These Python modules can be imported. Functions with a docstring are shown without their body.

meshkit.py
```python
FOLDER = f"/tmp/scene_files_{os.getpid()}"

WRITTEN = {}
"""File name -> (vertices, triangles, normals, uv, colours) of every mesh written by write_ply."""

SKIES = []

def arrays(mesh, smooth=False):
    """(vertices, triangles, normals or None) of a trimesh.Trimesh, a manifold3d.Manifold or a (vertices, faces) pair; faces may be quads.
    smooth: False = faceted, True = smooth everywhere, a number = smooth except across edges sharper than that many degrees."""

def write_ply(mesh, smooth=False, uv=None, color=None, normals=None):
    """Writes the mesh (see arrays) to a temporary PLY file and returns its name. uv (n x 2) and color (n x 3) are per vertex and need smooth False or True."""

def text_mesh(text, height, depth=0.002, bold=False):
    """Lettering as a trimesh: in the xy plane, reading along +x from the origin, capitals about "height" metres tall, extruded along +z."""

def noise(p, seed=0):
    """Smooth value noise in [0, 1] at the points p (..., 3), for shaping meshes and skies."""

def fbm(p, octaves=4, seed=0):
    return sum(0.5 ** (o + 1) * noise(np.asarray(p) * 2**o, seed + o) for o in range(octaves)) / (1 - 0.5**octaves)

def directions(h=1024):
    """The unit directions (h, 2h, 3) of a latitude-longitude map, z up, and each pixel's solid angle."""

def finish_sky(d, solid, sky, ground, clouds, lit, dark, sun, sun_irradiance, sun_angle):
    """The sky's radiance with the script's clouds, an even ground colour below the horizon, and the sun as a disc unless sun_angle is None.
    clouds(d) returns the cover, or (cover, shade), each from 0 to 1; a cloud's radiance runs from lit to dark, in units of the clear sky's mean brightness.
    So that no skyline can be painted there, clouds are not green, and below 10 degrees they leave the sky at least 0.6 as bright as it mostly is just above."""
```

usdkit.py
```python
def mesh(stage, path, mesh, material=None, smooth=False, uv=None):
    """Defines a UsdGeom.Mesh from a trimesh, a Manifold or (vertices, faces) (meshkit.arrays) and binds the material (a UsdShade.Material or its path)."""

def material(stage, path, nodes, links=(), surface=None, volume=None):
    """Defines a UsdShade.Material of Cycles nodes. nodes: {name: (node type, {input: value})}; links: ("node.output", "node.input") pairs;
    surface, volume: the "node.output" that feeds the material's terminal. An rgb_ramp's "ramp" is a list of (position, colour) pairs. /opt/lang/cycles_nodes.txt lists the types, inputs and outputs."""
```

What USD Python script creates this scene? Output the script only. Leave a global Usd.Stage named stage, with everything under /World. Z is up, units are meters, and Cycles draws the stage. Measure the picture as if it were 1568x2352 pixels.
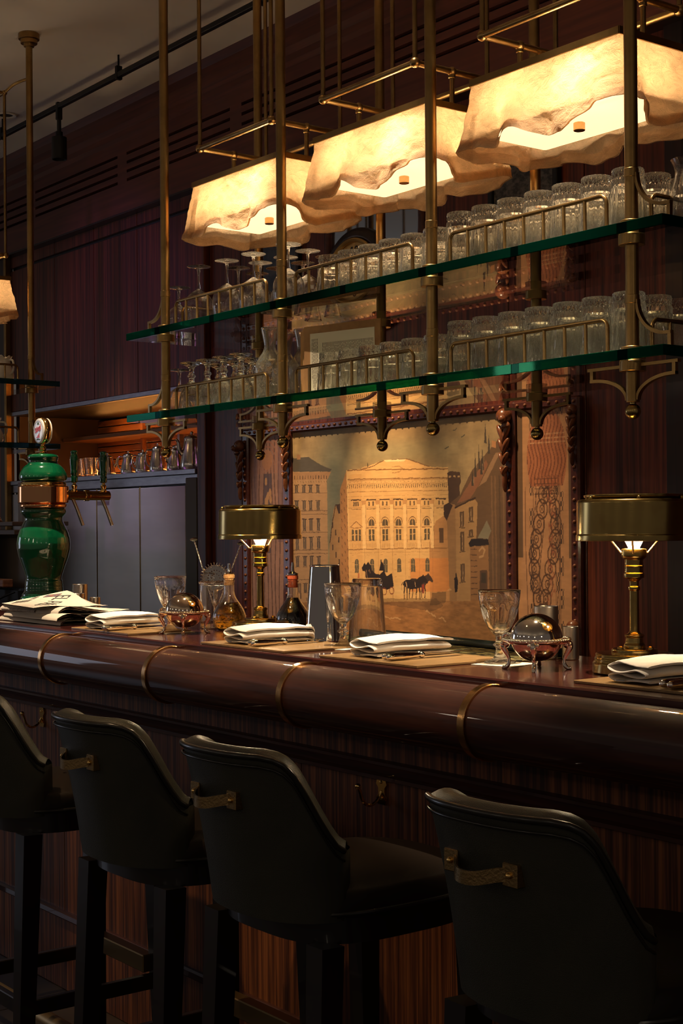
import math
import numpy as np
import trimesh
import shapely
import manifold3d as m3
from shapely.geometry import Polygon, Point, box as sbox
import meshkit
import usdkit
from pxr import Gf, Sdf, Usd, UsdGeom, UsdLux, UsdShade, Vt

stage = Usd.Stage.CreateInMemory()
UsdGeom.SetStageUpAxis(stage, UsdGeom.Tokens.z)
UsdGeom.SetStageMetersPerUnit(stage, 1.0)
UsdGeom.Xform.Define(stage, "/World")
UsdGeom.Scope.Define(stage, "/World/Looks")
PI = math.pi
T3 = Sdf.ValueTypeNames

# ------------------------------------------------------------------ camera
# world: x runs along the bar (+ towards the camera's right), y into the depth, z up; the lens is level, 1.37 m above the floor
EYE, F_PX, YAW, ROLL, HORIZON = 1.37, 3346.7, 0.6487, 0.0074, 1210.0
cam = UsdGeom.Camera.Define(stage, "/World/camera")
cam.CreateHorizontalApertureAttr(24.0)
cam.CreateVerticalApertureAttr(36.0)
cam.CreateFocalLengthAttr(24.0 * F_PX / 1568)
cam.CreateVerticalApertureOffsetAttr(24.0 * (HORIZON - 1176) / 1568)
cam.CreateClippingRangeAttr(Gf.Vec2f(0.05, 100))
cam.CreateExposureAttr(0.35)
_f = np.array([-math.cos(YAW), math.sin(YAW), 0.0])
_r = np.array([math.sin(YAW), math.cos(YAW), 0.0])
_u = np.array([0, 0, 1.0])
_r2 = _r * math.cos(ROLL) + _u * -math.sin(ROLL)
_u2 = _u * math.cos(ROLL) + _r * math.sin(ROLL)
cam.AddTransformOp().Set(Gf.Matrix4d(*_r2, 0, *_u2, 0, *(-_f), 0, 0, 0, EYE, 1))

# ------------------------------------------------------------------ light of the room
dome = UsdLux.DomeLight.Define(stage, "/World/room_ambient")
dome.CreateColorAttr(Gf.Vec3f(0.9, 0.72, 0.6))
dome.CreateIntensityAttr(0.020)


def spot(name, loc, target, power, color, angle, r=0.03, soft=0.5):
    s = UsdLux.SphereLight.Define(stage, "/World/" + name)
    s.CreateRadiusAttr(r)
    s.CreateIntensityAttr(power)
    s.CreateColorAttr(Gf.Vec3f(*color))
    sh = UsdLux.ShapingAPI.Apply(s.GetPrim())
    sh.CreateShapingConeAngleAttr(angle)
    sh.CreateShapingConeSoftnessAttr(soft)
    z = np.array(loc, float) - np.array(target, float)
    z /= np.linalg.norm(z)
    x = np.cross([0, 1.0, 0.01], z); x /= np.linalg.norm(x)
    y = np.cross(z, x)
    s.AddTransformOp().Set(Gf.Matrix4d(*x, 0, *y, 0, *z, 0, *map(float, loc), 1))
    return s


WARM = (1.0, 0.66, 0.34)
# ceiling spots over the guests' side, added fill spots, and one on the track that picks out the painting
spot("downlight_stools", (-3.75, 0.95, 3.2), (-3.30, 1.90, 0.75), 2600, WARM, 16)
spot("downlight_stools_near", (-2.75, 0.75, 3.2), (-2.45, 1.90, 0.75), 2000, WARM, 13)
for k, x in enumerate((-4.45, -3.85, -3.25, -2.62, -2.05)):
    spot(f"counter_fill_spot_{k}", (x, 1.97, 3.2), (x + 0.02, 2.11, 1.085), 24000, (1.0, 0.78, 0.54), 12.0, 0.02, 1.0)  # added fill that brightens the counter, standing in for pendant light
for k, x in enumerate((-3.25, -2.15)):
    spot(f"rack_fill_spot_{k}", (x - 0.5, 0.35, 3.2), (x, 2.2, 1.80), 9000, (1.0, 0.80, 0.56), 8.0, 0.02, 0.9)  # added spots that brighten the glasses and rails on the rack
spot("picture_spot", (-4.0, 2.56, 3.05), (-4.03, 3.27, 1.33), 14000, (1.0, 0.61, 0.31), 10.5, 0.025, 1.0)
spot("picture_wash_0", (-4.35, 2.54, 3.05), (-4.60, 3.27, 1.12), 6000, (1.0, 0.68, 0.40), 15, 0.03, 1.0)
spot("picture_wash_1", (-3.45, 2.54, 3.05), (-3.45, 3.27, 1.06), 5200, (1.0, 0.68, 0.40), 16, 0.03, 1.0)
# the cool glow of a window and coloured stage light from the far left end of the room
win = UsdLux.RectLight.Define(stage, "/World/window_glow")
win.CreateWidthAttr(1.6); win.CreateHeightAttr(1.6)
win.CreateIntensityAttr(1.3)
win.CreateColorAttr(Gf.Vec3f(0.72, 0.80, 1.0))
win.AddTransformOp().Set(Gf.Matrix4d(0, -1, 0, 0, 0, 0, 1, 0, -1, 0, 0, 0, -9.6, -0.6, 1.7, 1))
# added unseen globe lights behind the guests, for sparkle and fill
for k, (x, y, z) in enumerate(((-6.6, -2.2, 2.35), (-4.9, -2.6, 2.35), (-3.0, -2.4, 2.35), (-1.2, -2.4, 2.35), (0.8, -1.6, 2.35), (1.6, 0.6, 2.35))):
    s_ = UsdLux.SphereLight.Define(stage, f"/World/added_globe_light_{k}")
    s_.CreateRadiusAttr(0.12)
    s_.CreateIntensityAttr(8)
    s_.CreateColorAttr(Gf.Vec3f(1.0, 0.84, 0.64))
    s_.AddTranslateOp().Set(Gf.Vec3d(x, y, z))
spot("cabinet_fill_spot", (-6.0, 2.55, 3.2), (-5.95, 3.25, 1.05), 1400, (0.86, 0.89, 1.0), 17, 0.03, 1.0)  # added cool fill that brightens the cabinet doors
spot("violet_spot", (-6.6, 1.2, 3.1), (-6.0, 3.25, 2.15), 280, (0.62, 0.18, 0.75), 22, 0.05, 0.8)


# ------------------------------------------------------------------ helpers: prims
NAMES = {}


def numbered(name, parent="/World"):
    k = NAMES.get((parent, name), 0)
    NAMES[(parent, name)] = k + 1
    return f"{parent}/{name}" + (f"_{k:03d}" if k else "")


def meta(p, label=None, cat=None, group=None, kind=None):
    for key, v in (("label", label), ("category", cat), ("group", group), ("kind", kind)):
        if v:
            p.SetCustomDataByKey(key, v)


GROUPS = {"bar_stool": "bar stools along the counter", "coat_hook": "brass coat hooks under the counter", "pendant_lamp": "pendant lamps over the racks", "placemat": "place settings on the counter",
          "napkin": "folded white napkins on the place settings", "fork": "forks on the place settings", "knife": "silver-handled knives on the place settings", "water_goblet": "cut-glass goblets on the counter",
          "coaster": "paper coasters under the goblets", "butter_dish": "domed butter dishes on the counter", "table_lamp": "brass table lamps on the counter", "cruet_bottle": "cruet bottles on the counter",
          "bar_spoon": "bar spoons in the mixing glass", "steel_cup": "brushed steel cups on the counter", "menu": "menus on the lower shelf", "white_jug": "white jugs on the far left rack",
          "coffee_pot": "steel coffee pots on the ledge", "ledge_tumbler": "ribbed tumblers on the zinc ledge", "newspaper": "newspapers stacked on the counter", "wall_picture": "framed pictures on the back wall",
          "glass_rack": "glass racks over the bar", "strip_light": "strip lights in the service niche"}


def thing(name, label, cat, loc=(0, 0, 0), rz=0.0, group=None, kind=None):
    group = group or GROUPS.get(name)
    x = UsdGeom.Xform.Define(stage, numbered(name))
    x.AddTranslateOp().Set(Gf.Vec3d(*map(float, loc)))
    x.AddRotateZOp().Set(float(rz))
    meta(x.GetPrim(), label, cat, group, kind)
    return x.GetPrim()


def struct(name):
    x = UsdGeom.Xform.Define(stage, numbered(name))
    meta(x.GetPrim(), kind="structure")
    return x.GetPrim()


def part(parent, name, mesh, mat, smooth=35, label=None, kind=None, color=None):
    if isinstance(mesh, list):
        mesh = cat(mesh)
    m = usdkit.mesh(stage, numbered(name, str(parent.GetPath())), mesh, M[mat], smooth=smooth)
    meta(m.GetPrim(), label, kind=kind)
    if color is not None:
        UsdGeom.PrimvarsAPI(m).CreatePrimvar("paint", T3.Color3fArray, "vertex").Set(Vt.Vec3fArray.FromNumpy(np.asarray(color, np.float32)))
    return m.GetPrim()


def copy(proto, loc, rz=0.0, label=None, group=None):
    was = proto.GetCustomData()
    base = proto.GetName()
    if base[-4] == "_" and base[-3:].isdigit():
        base = base[:-4]
    r = thing(base, label or was["label"], was["category"], loc, rz, group)
    r.GetReferences().AddInternalReference(proto.GetPath())
    r.SetInstanceable(True)
    return r


# ------------------------------------------------------------------ helpers: meshes
def cat(ms):
    return trimesh.util.concatenate(ms)


def bx(x0, x1, y0, y1, z0, z1, c=0.0):
    if c <= 0:
        m = trimesh.creation.box((abs(x1 - x0), abs(y1 - y0), abs(z1 - z0)))
        m.apply_translation(((x0 + x1) / 2, (y0 + y1) / 2, (z0 + z1) / 2))
        return m
    P = []
    for x, sx in ((x0, 1), (x1, -1)):
        for y, sy in ((y0, 1), (y1, -1)):
            for z, sz in ((z0, 1), (z1, -1)):
                P += [(x + sx * c, y + sy * c, z), (x + sx * c, y, z + sz * c), (x, y + sy * c, z + sz * c)]
    return trimesh.convex.convex_hull(np.array(P))


def lathe(prof, n=48, fn=None, close=False):
    """surface of revolution of (r, z) points; fn(r, z, angle) may reshape the radius."""
    prof = np.asarray(prof, float)
    a = np.linspace(0, 2 * PI, n, endpoint=False)
    R, A = np.meshgrid(prof[:, 0], a, indexing="ij")
    Z = np.repeat(prof[:, 1][:, None], n, 1)
    if fn:
        R = fn(R, Z, A)
    V = np.stack([R * np.cos(A), R * np.sin(A), Z], -1).reshape(-1, 3)
    k = len(prof)
    i, j = np.meshgrid(np.arange(k - 1), np.arange(n), indexing="ij")
    a0, a1 = i * n + j, i * n + (j + 1) % n
    b0, b1 = a0 + n, a1 + n
    F = np.concatenate([np.stack([a0, a1, b1], -1).reshape(-1, 3), np.stack([a0, b1, b0], -1).reshape(-1, 3)])
    m = trimesh.Trimesh(V, F, process=False)
    ok = m.area_faces > 1e-12
    m.update_faces(ok)
    return m


def rnd(p, r=0.002, k=3):
    """rounds the inner corners of a lathe profile."""
    p = [np.array(q, float) for q in p]
    out = [p[0]]
    for a, b, c in zip(p, p[1:], p[2:]):
        u, v = a - b, c - b
        lu, lv = np.linalg.norm(u), np.linalg.norm(v)
        if min(lu, lv) < 1e-6:
            out.append(b); continue
        d = min(r, lu * 0.45, lv * 0.45)
        s, e = b + u / lu * d, b + v / lv * d
        for t in np.linspace(0, 1, k):
            out.append((1 - t) ** 2 * s + 2 * t * (1 - t) * b + t * t * e)
    out.append(p[-1])
    return np.array(out)


def spline(pts, n=40, closed=False):
    from scipy.interpolate import CubicSpline
    pts = np.asarray(pts, float)
    if closed:
        pts = np.vstack([pts, pts[:1]])
    t = np.r_[0, np.cumsum(np.linalg.norm(np.diff(pts, axis=0), axis=1))]
    return CubicSpline(t, pts, bc_type="periodic" if closed else "natural")(np.linspace(0, t[-1], n))


def sweep(path, sec, closed=False, up=None, scale=None):
    """sweeps a closed 2-D section (k x 2) along a path; caps the ends."""
    path, sec = np.asarray(path, float), np.asarray(sec, float)
    n, k = len(path), len(sec)
    if closed:
        tan = np.roll(path, -1, 0) - np.roll(path, 1, 0)
    else:
        tan = np.gradient(path, axis=0)
    tan /= np.maximum(np.linalg.norm(tan, axis=1, keepdims=True), 1e-12)
    if up is None:
        ref = np.array([0, 0, 1.0]) if abs(tan[0][2]) < 0.9 else np.array([1.0, 0, 0])
        N = []
        nrm = np.cross(np.cross(tan[0], ref), tan[0]); nrm /= np.linalg.norm(nrm)
        for t in tan:
            nrm = nrm - t * (nrm @ t); nrm /= np.linalg.norm(nrm)
            N.append(nrm)
        N = np.array(N)
    else:
        up = np.asarray(up, float)
        N = up - tan * (tan * up).sum(1)[:, None]
        N /= np.linalg.norm(N, axis=1, keepdims=True)
    B = np.cross(tan, N)
    s = np.ones(n) if scale is None else np.asarray(scale)
    V = (path[:, None] + (N[:, None] * sec[None, :, 1:2] + B[:, None] * sec[None, :, 0:1]) * s[:, None, None]).reshape(-1, 3)
    i, j = np.meshgrid(np.arange(n if closed else n - 1), np.arange(k), indexing="ij")
    a0, a1 = i * k + j, i * k + (j + 1) % k
    b0, b1 = ((i + 1) % n) * k + j, ((i + 1) % n) * k + (j + 1) % k
    F = [np.stack([a0, b0, b1], -1).reshape(-1, 3), np.stack([a0, b1, a1], -1).reshape(-1, 3)]
    if not closed:
        V = np.vstack([V, path[:1], path[-1:]])
        q = np.arange(k)
        F.append(np.stack([q, (q + 1) % k, np.full(k, n * k)], -1))
        F.append(np.stack([(n - 1) * k + (q + 1) % k, (n - 1) * k + q, np.full(k, n * k + 1)], -1))
    m = trimesh.Trimesh(V, np.concatenate(F), process=False)
    if m.volume < 0:
        m.invert()
    return m


def circ(r, n=12):
    a = np.linspace(0, 2 * PI, n, endpoint=False)
    return np.stack([r * np.cos(a), r * np.sin(a)], -1)


def rect(w, h):
    return np.array([(-w / 2, -h / 2), (w / 2, -h / 2), (w / 2, h / 2), (-w / 2, h / 2)])


def tube(pts, r, n=12, closed=False, scale=None):
    return sweep(pts, circ(r, n), closed, scale=scale)


def rod(a, b, r, n=12):
    return tube([a, b], r, n)


def ball(c, r, sub=3):
    m = trimesh.creation.icosphere(sub, r)
    m.apply_translation(c)
    return m


def cyl(c, r, h, n=40, bev=0.0008):
    """upright cylinder standing at c with softened rims."""
    m = lathe([(0, 0), (r - bev, 0), (r, bev), (r, h - bev), (r - bev, h), (0, h)], n)
    m.apply_translation(c)
    return m


def ext(poly, h, z=0.0):
    m = trimesh.creation.extrude_polygon(poly, h, engine="earcut")
    m.apply_translation((0, 0, z))
    return m


def mv(m, d=(0, 0, 0), rz=0.0, rx=0.0, ry=0.0, s=None):
    m = m.copy()
    if s is not None:
        m.apply_scale(s)
    for ang, ax in ((rx, (1, 0, 0)), (ry, (0, 1, 0)), (rz, (0, 0, 1))):
        if ang:
            m.apply_transform(trimesh.transformations.rotation_matrix(math.radians(ang), ax))
    m.apply_translation(d)
    return m


def grid(P):
    """mesh of an (n, m, 3) lattice of points."""
    n, k = P.shape[:2]
    i, j = np.meshgrid(np.arange(n - 1), np.arange(k - 1), indexing="ij")
    a = i * k + j
    F = np.concatenate([np.stack([a, a + k, a + k + 1], -1).reshape(-1, 3), np.stack([a, a + k + 1, a + 1], -1).reshape(-1, 3)])
    return trimesh.Trimesh(P.reshape(-1, 3), F, process=False)


def smoothstep(a, b, x):
    t = np.clip((x - a) / (b - a), 0, 1)
    return t * t * (3 - 2 * t)


# ------------------------------------------------------------------ materials
M = {}


def mat(name, nodes, links, surface):
    M[name] = usdkit.material(stage, "/World/Looks/" + name, nodes, links, surface)


def plain(name, color, rough=0.5, metal=0.0, bump=None, vary=None, **kw):
    """principled surface; vary=(scale xyz, colour 2, low, high) mixes in a second colour by noise; bump=(scale, strength[, distance])."""
    nodes = {"p": ("principled_bsdf", {"base_color": color, "roughness": rough, "metallic": metal, **kw})}
    links = []
    nodes["g"] = ("texture_coordinate", {})
    if vary:
        nodes["m"] = ("mapping", {"scale": vary[0] if np.ndim(vary[0]) else (vary[0],) * 3})
        nodes["n"] = ("noise_texture", {"scale": 1.0, "detail": 5.0, "roughness": 0.6})
        nodes["r"] = ("rgb_ramp", {"ramp": [(vary[2], color), (vary[3], vary[1])]})
        links += [("g.object", "m.vector"), ("m.vector", "n.vector"), ("n.fac", "r.fac"), ("r.color", "p.base_color")]
    if bump:
        nodes["bm"] = ("mapping", {"scale": bump[0] if np.ndim(bump[0]) else (bump[0],) * 3})
        nodes["bn"] = ("noise_texture", {"scale": 1.0, "detail": 3.0})
        nodes["b"] = ("bump", {"strength": bump[1], "distance": bump[2] if len(bump) > 2 else 0.001})
        links += [("g.object", "bm.vector"), ("bm.vector", "bn.vector"), ("bn.fac", "b.height"), ("b.normal", "p.normal")]
    mat(name, nodes, links, "p.BSDF")


def wood(name, scale, ramp, rough=0.4, coat=0.6, coat_rough=0.12, bump=0.05, fine=None):
    nodes = {
        "g": ("geometry", {}),
        "m": ("mapping", {"scale": scale}),
        "n": ("noise_texture", {"scale": 1.0, "detail": 6.0, "roughness": 0.62, "distortion": 0.3}),
        "r": ("rgb_ramp", {"ramp": ramp}),
        "b": ("bump", {"strength": bump, "distance": 0.0006}),
        "p": ("principled_bsdf", {"roughness": rough, "coat_weight": coat, "coat_roughness": coat_rough, "specular_ior_level": 0.25}),
    }
    mat(name, nodes, [("g.position", "m.vector"), ("m.vector", "n.vector"), ("n.fac", "r.fac"), ("r.color", "p.base_color"), ("n.fac", "b.height"), ("b.normal", "p.normal")], "p.BSDF")


wood("wall_wood", (70, 70, 1.6), [(0.34, (0.026, 0.005, 0.002)), (0.52, (0.098, 0.020, 0.008)), (0.68, (0.165, 0.038, 0.015))], 0.5, 0.3, 0.25)
wood("beam_wood", (1.4, 60, 38), [(0.3, (0.055, 0.014, 0.009)), (0.6, (0.105, 0.027, 0.015)), (0.8, (0.155, 0.042, 0.022))], 0.5, 0.3, 0.3)
wood("ribbon_wood", (88, 88, 1.5), [(0.38, (0.045, 0.013, 0.005)), (0.5, (0.115, 0.036, 0.013)), (0.62, (0.25, 0.085, 0.028))], 0.6, 0.15, 0.3)
wood("rail_wood", (3.5, 46, 46), [(0.3, (0.022, 0.005, 0.0025)), (0.55, (0.048, 0.011, 0.005)), (0.8, (0.085, 0.022, 0.009))], 0.7, 0.6, 0.04, 0.02)
wood("counter_wood", (3.0, 46, 46), [(0.3, (0.030, 0.007, 0.006)), (0.6, (0.060, 0.014, 0.011)), (0.8, (0.085, 0.022, 0.015))], 0.22, 0.8, 0.10, 0.03)
wood("dark_wood", (60, 60, 2.0), [(0.3, (0.010, 0.004, 0.003)), (0.7, (0.028, 0.010, 0.007))], 0.45, 0.4, 0.2)
wood("frame_wood", (60, 60, 60), [(0.3, (0.040, 0.008, 0.005)), (0.7, (0.085, 0.019, 0.010))], 0.45, 0.6, 0.12, 0.02)
wood("carved_wood", (80, 80, 80), [(0.3, (0.085, 0.026, 0.010)), (0.7, (0.19, 0.065, 0.024))], 0.35, 0.7, 0.2, 0.05)
wood("slat_wood", (3, 60, 60), [(0.3, (0.30, 0.11, 0.035)), (0.7, (0.50, 0.20, 0.07))], 0.35, 0.5, 0.2)
wood("mat_wood", (60, 3, 60), [(0.3, (0.20, 0.115, 0.045)), (0.7, (0.30, 0.18, 0.075))], 0.38, 0.3, 0.2)
plain("ceiling_plaster", (0.84, 0.77, 0.68), 0.9, vary=(3, (0.88, 0.81, 0.72), 0.3, 0.7), bump=(30, 0.1))
plain("floor_tile", (0.035, 0.028, 0.022), 0.3, vary=(5, (0.055, 0.042, 0.032), 0.35, 0.65))
plain("grout", (0.10, 0.085, 0.07), 0.8)
plain("aged_brass", (0.37, 0.225, 0.08), 0.36, 1.0, vary=((14, 14, 14), (0.25, 0.145, 0.05), 0.42, 0.75), bump=(420, 0.05))
plain("rod_brass", (0.38, 0.235, 0.09), 0.30, 1.0, vary=((20, 20, 20), (0.25, 0.145, 0.055), 0.4, 0.75))
plain("lamp_brass", (0.45, 0.315, 0.105), 0.20, 1.0, bump=((3, 3, 900), 0.06), vary=(25, (0.36, 0.22, 0.075), 0.45, 0.8))
plain("ring_brass", (0.66, 0.37, 0.15), 0.22, 1.0, vary=(60, (0.5, 0.27, 0.1), 0.4, 0.7), bump=(300, 0.08))
plain("gold_brass", (0.90, 0.60, 0.22), 0.09, 1.0)
plain("copper", (0.86, 0.44, 0.20), 0.07, 1.0)
plain("hammered_brass", (0.42, 0.28, 0.12), 0.3, 1.0, bump=(260, 0.5, 0.0012))
plain("post_bronze", (0.060, 0.042, 0.020), 0.5, 0.6)
plain("stool_brass", (0.30, 0.20, 0.085), 0.4, 1.0)
plain("steel", (0.62, 0.58, 0.54), 0.17, 1.0, bump=((900, 900, 8), 0.03))
plain("steel_cup", (0.60, 0.52, 0.44), 0.28, 1.0, bump=((6, 6, 1200), 0.1))
plain("polished_steel", (0.75, 0.72, 0.68), 0.05, 1.0)
plain("silver_plate", (0.86, 0.78, 0.68), 0.06, 1.0, vary=(30, (0.74, 0.66, 0.56), 0.5, 0.8))
plain("rose_silver", (0.85, 0.66, 0.50), 0.06, 1.0)
plain("cutlery_steel", (0.80, 0.74, 0.66), 0.10, 1.0)
plain("door_steel", (0.52, 0.50, 0.50), 0.6, 0.15, vary=((2, 2, 9), (0.43, 0.42, 0.42), 0.3, 0.7))
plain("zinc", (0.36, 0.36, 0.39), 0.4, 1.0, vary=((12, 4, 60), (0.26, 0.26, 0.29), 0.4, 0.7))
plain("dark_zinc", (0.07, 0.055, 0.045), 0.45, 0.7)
plain("black_metal", (0.012, 0.011, 0.010), 0.45, 0.4)
plain("black_plastic", (0.008, 0.008, 0.008), 0.4)
plain("leather", (0.034, 0.034, 0.024), 0.42, bump=(620, 0.35, 0.0012), vary=(9, (0.046, 0.043, 0.031), 0.4, 0.7))
plain("seat_leather", (0.012, 0.007, 0.004), 0.5, specular_ior_level=0.2, bump=(620, 0.25, 0.001))
plain("piping_leather", (0.016, 0.014, 0.011), 0.24)
plain("stool_wood", (0.008, 0.004, 0.003), 0.35, coat_weight=0.4)
plain("green_ceramic", (0.002, 0.085, 0.030), 0.10, coat_weight=1.0, coat_roughness=0.02, vary=(7, (0.001, 0.040, 0.016), 0.4, 0.65))
plain("white_ceramic", (0.74, 0.68, 0.58), 0.12, coat_weight=0.6)
plain("badge_white", (0.82, 0.80, 0.76), 0.2, coat_weight=0.8)
plain("badge_red", (0.55, 0.02, 0.02), 0.3)
plain("ink", (0.018, 0.016, 0.014), 0.6)
plain("green_ink", (0.05, 0.12, 0.07), 0.6)
plain("linen", (0.80, 0.74, 0.66), 0.85, bump=(900, 0.25, 0.0006), sheen_weight=0.2)
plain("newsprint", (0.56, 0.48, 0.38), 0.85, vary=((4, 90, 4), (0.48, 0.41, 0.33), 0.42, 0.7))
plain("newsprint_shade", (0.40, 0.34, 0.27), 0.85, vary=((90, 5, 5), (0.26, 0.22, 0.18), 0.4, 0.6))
plain("photo_ink", (0.25, 0.09, 0.04), 0.7, vary=(60, (0.05, 0.06, 0.10), 0.4, 0.6))
plain("coaster_paper", (0.72, 0.64, 0.50), 0.8)
plain("cork", (0.62, 0.36, 0.15), 0.8, vary=(200, (0.42, 0.22, 0.09), 0.4, 0.6))
plain("red_cork", (0.40, 0.07, 0.02), 0.6, vary=(200, (0.26, 0.04, 0.015), 0.4, 0.6))
plain("menu_board", (0.34, 0.155, 0.04), 0.55, vary=(40, (0.27, 0.12, 0.03), 0.4, 0.7))
plain("menu_paper", (0.66, 0.57, 0.42), 0.8)
plain("bar_mat", (0.20, 0.15, 0.055), 0.6, vary=((38, 60, 1), (0.012, 0.012, 0.010), 0.50, 0.53))
plain("mat_roll", (0.020, 0.028, 0.026), 0.30)
plain("clock_face", (0.80, 0.52, 0.18), 0.5, vary=(18, (0.42, 0.24, 0.07), 0.4, 0.7))
plain("mirror", (0.62, 0.64, 0.62), 0.03, 1.0)
plain("etching", (0.10, 0.09, 0.08), 0.6, vary=((50, 50, 70), (0.015, 0.014, 0.013), 0.4, 0.62))
plain("blue_print", (0.02, 0.03, 0.05), 0.5, vary=(30, (0.05, 0.06, 0.08), 0.4, 0.6))
plain("gold_trim", (0.75, 0.50, 0.17), 0.4, 1.0)
plain("print_grey", (0.16, 0.13, 0.09), 0.7)
plain("panel_beige", (0.16, 0.12, 0.09), 0.6)
plain("shelf_brown", (0.10, 0.05, 0.025), 0.5)
plain("handle_wood", (0.36, 0.13, 0.045), 0.45, vary=((20, 20, 120), (0.22, 0.07, 0.025), 0.4, 0.6))
plain("socket_brass", (0.55, 0.38, 0.15), 0.25, 1.0)
plain("hot_wire", (0.92, 0.72, 0.45), 0.3, 1.0)
plain("oil", (0.86, 0.56, 0.06), 0.0, transmission_weight=1.0, ior=1.47, specular_ior_level=0.4)
plain("herbs", (0.16, 0.10, 0.015), 0.6)
plain("vinegar", (0.010, 0.005, 0.004), 0.05, bump=(160, 0.5, 0.002))

GLASS = {"color": (1, 1, 1), "roughness": 0.0, "IOR": 1.48}
mat("clear_glass", {"g": ("glass_bsdf", GLASS), "t": ("transparent_bsdf", {"color": (0.97, 0.97, 0.95)}), "x": ("mix_closure", {"fac": 0.10})},
    [("g.BSDF", "x.closure1"), ("t.BSDF", "x.closure2")], "x.closure")
mat("cut_glass", {"g": ("glass_bsdf", {"color": (0.99, 0.985, 0.96), "roughness": 0.0, "IOR": 1.5}), "t": ("transparent_bsdf", {"color": (0.97, 0.96, 0.93)}), "b": ("bump", {"strength": 0.16, "distance": 0.0008}), "c": ("texture_coordinate", {}), "m": ("mapping", {"scale": (120, 120, 30)}), "n": ("noise_texture", {"scale": 1.0, "detail": 0.0}), "x": ("mix_closure", {"fac": 0.04}),
                  "d": ("diffuse_bsdf", {"color": (0.9, 0.86, 0.76)}), "l": ("translucent_bsdf", {"color": (0.9, 0.86, 0.76)}), "y": ("mix_closure", {"fac": 0.5}), "z": ("mix_closure", {"fac": 0.025})},
    [("c.object", "m.vector"), ("m.vector", "n.vector"), ("n.fac", "b.height"), ("b.normal", "g.normal"), ("g.BSDF", "x.closure1"), ("t.BSDF", "x.closure2"), ("d.BSDF", "y.closure1"), ("l.BSDF", "y.closure2"), ("x.closure", "z.closure1"), ("y.closure", "z.closure2")], "z.closure")
mat("shelf_pane", {"t": ("transparent_bsdf", {"color": (0.90, 0.95, 0.91)}), "g": ("glossy_bsdf", {"color": (1, 1, 1), "roughness": 0.0}),
                   "f": ("fresnel", {"IOR": 1.5}), "x": ("mix_closure", {})},
    [("f.fac", "x.fac"), ("t.BSDF", "x.closure1"), ("g.BSDF", "x.closure2")], "x.closure")
for nm, col, dif in (("green_edge", (0.08, 0.52, 0.34), (0.001, 0.030, 0.019)), ("green_edge_reflection", (0.03, 0.20, 0.16), (0.0005, 0.006, 0.005)), ("blue_edge", (0.25, 0.50, 0.60), (0.02, 0.06, 0.08))):
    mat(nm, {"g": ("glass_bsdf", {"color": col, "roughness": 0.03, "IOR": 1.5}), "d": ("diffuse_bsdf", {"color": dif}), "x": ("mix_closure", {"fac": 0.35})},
        [("g.BSDF", "x.closure1"), ("d.BSDF", "x.closure2")], "x.closure")


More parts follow.
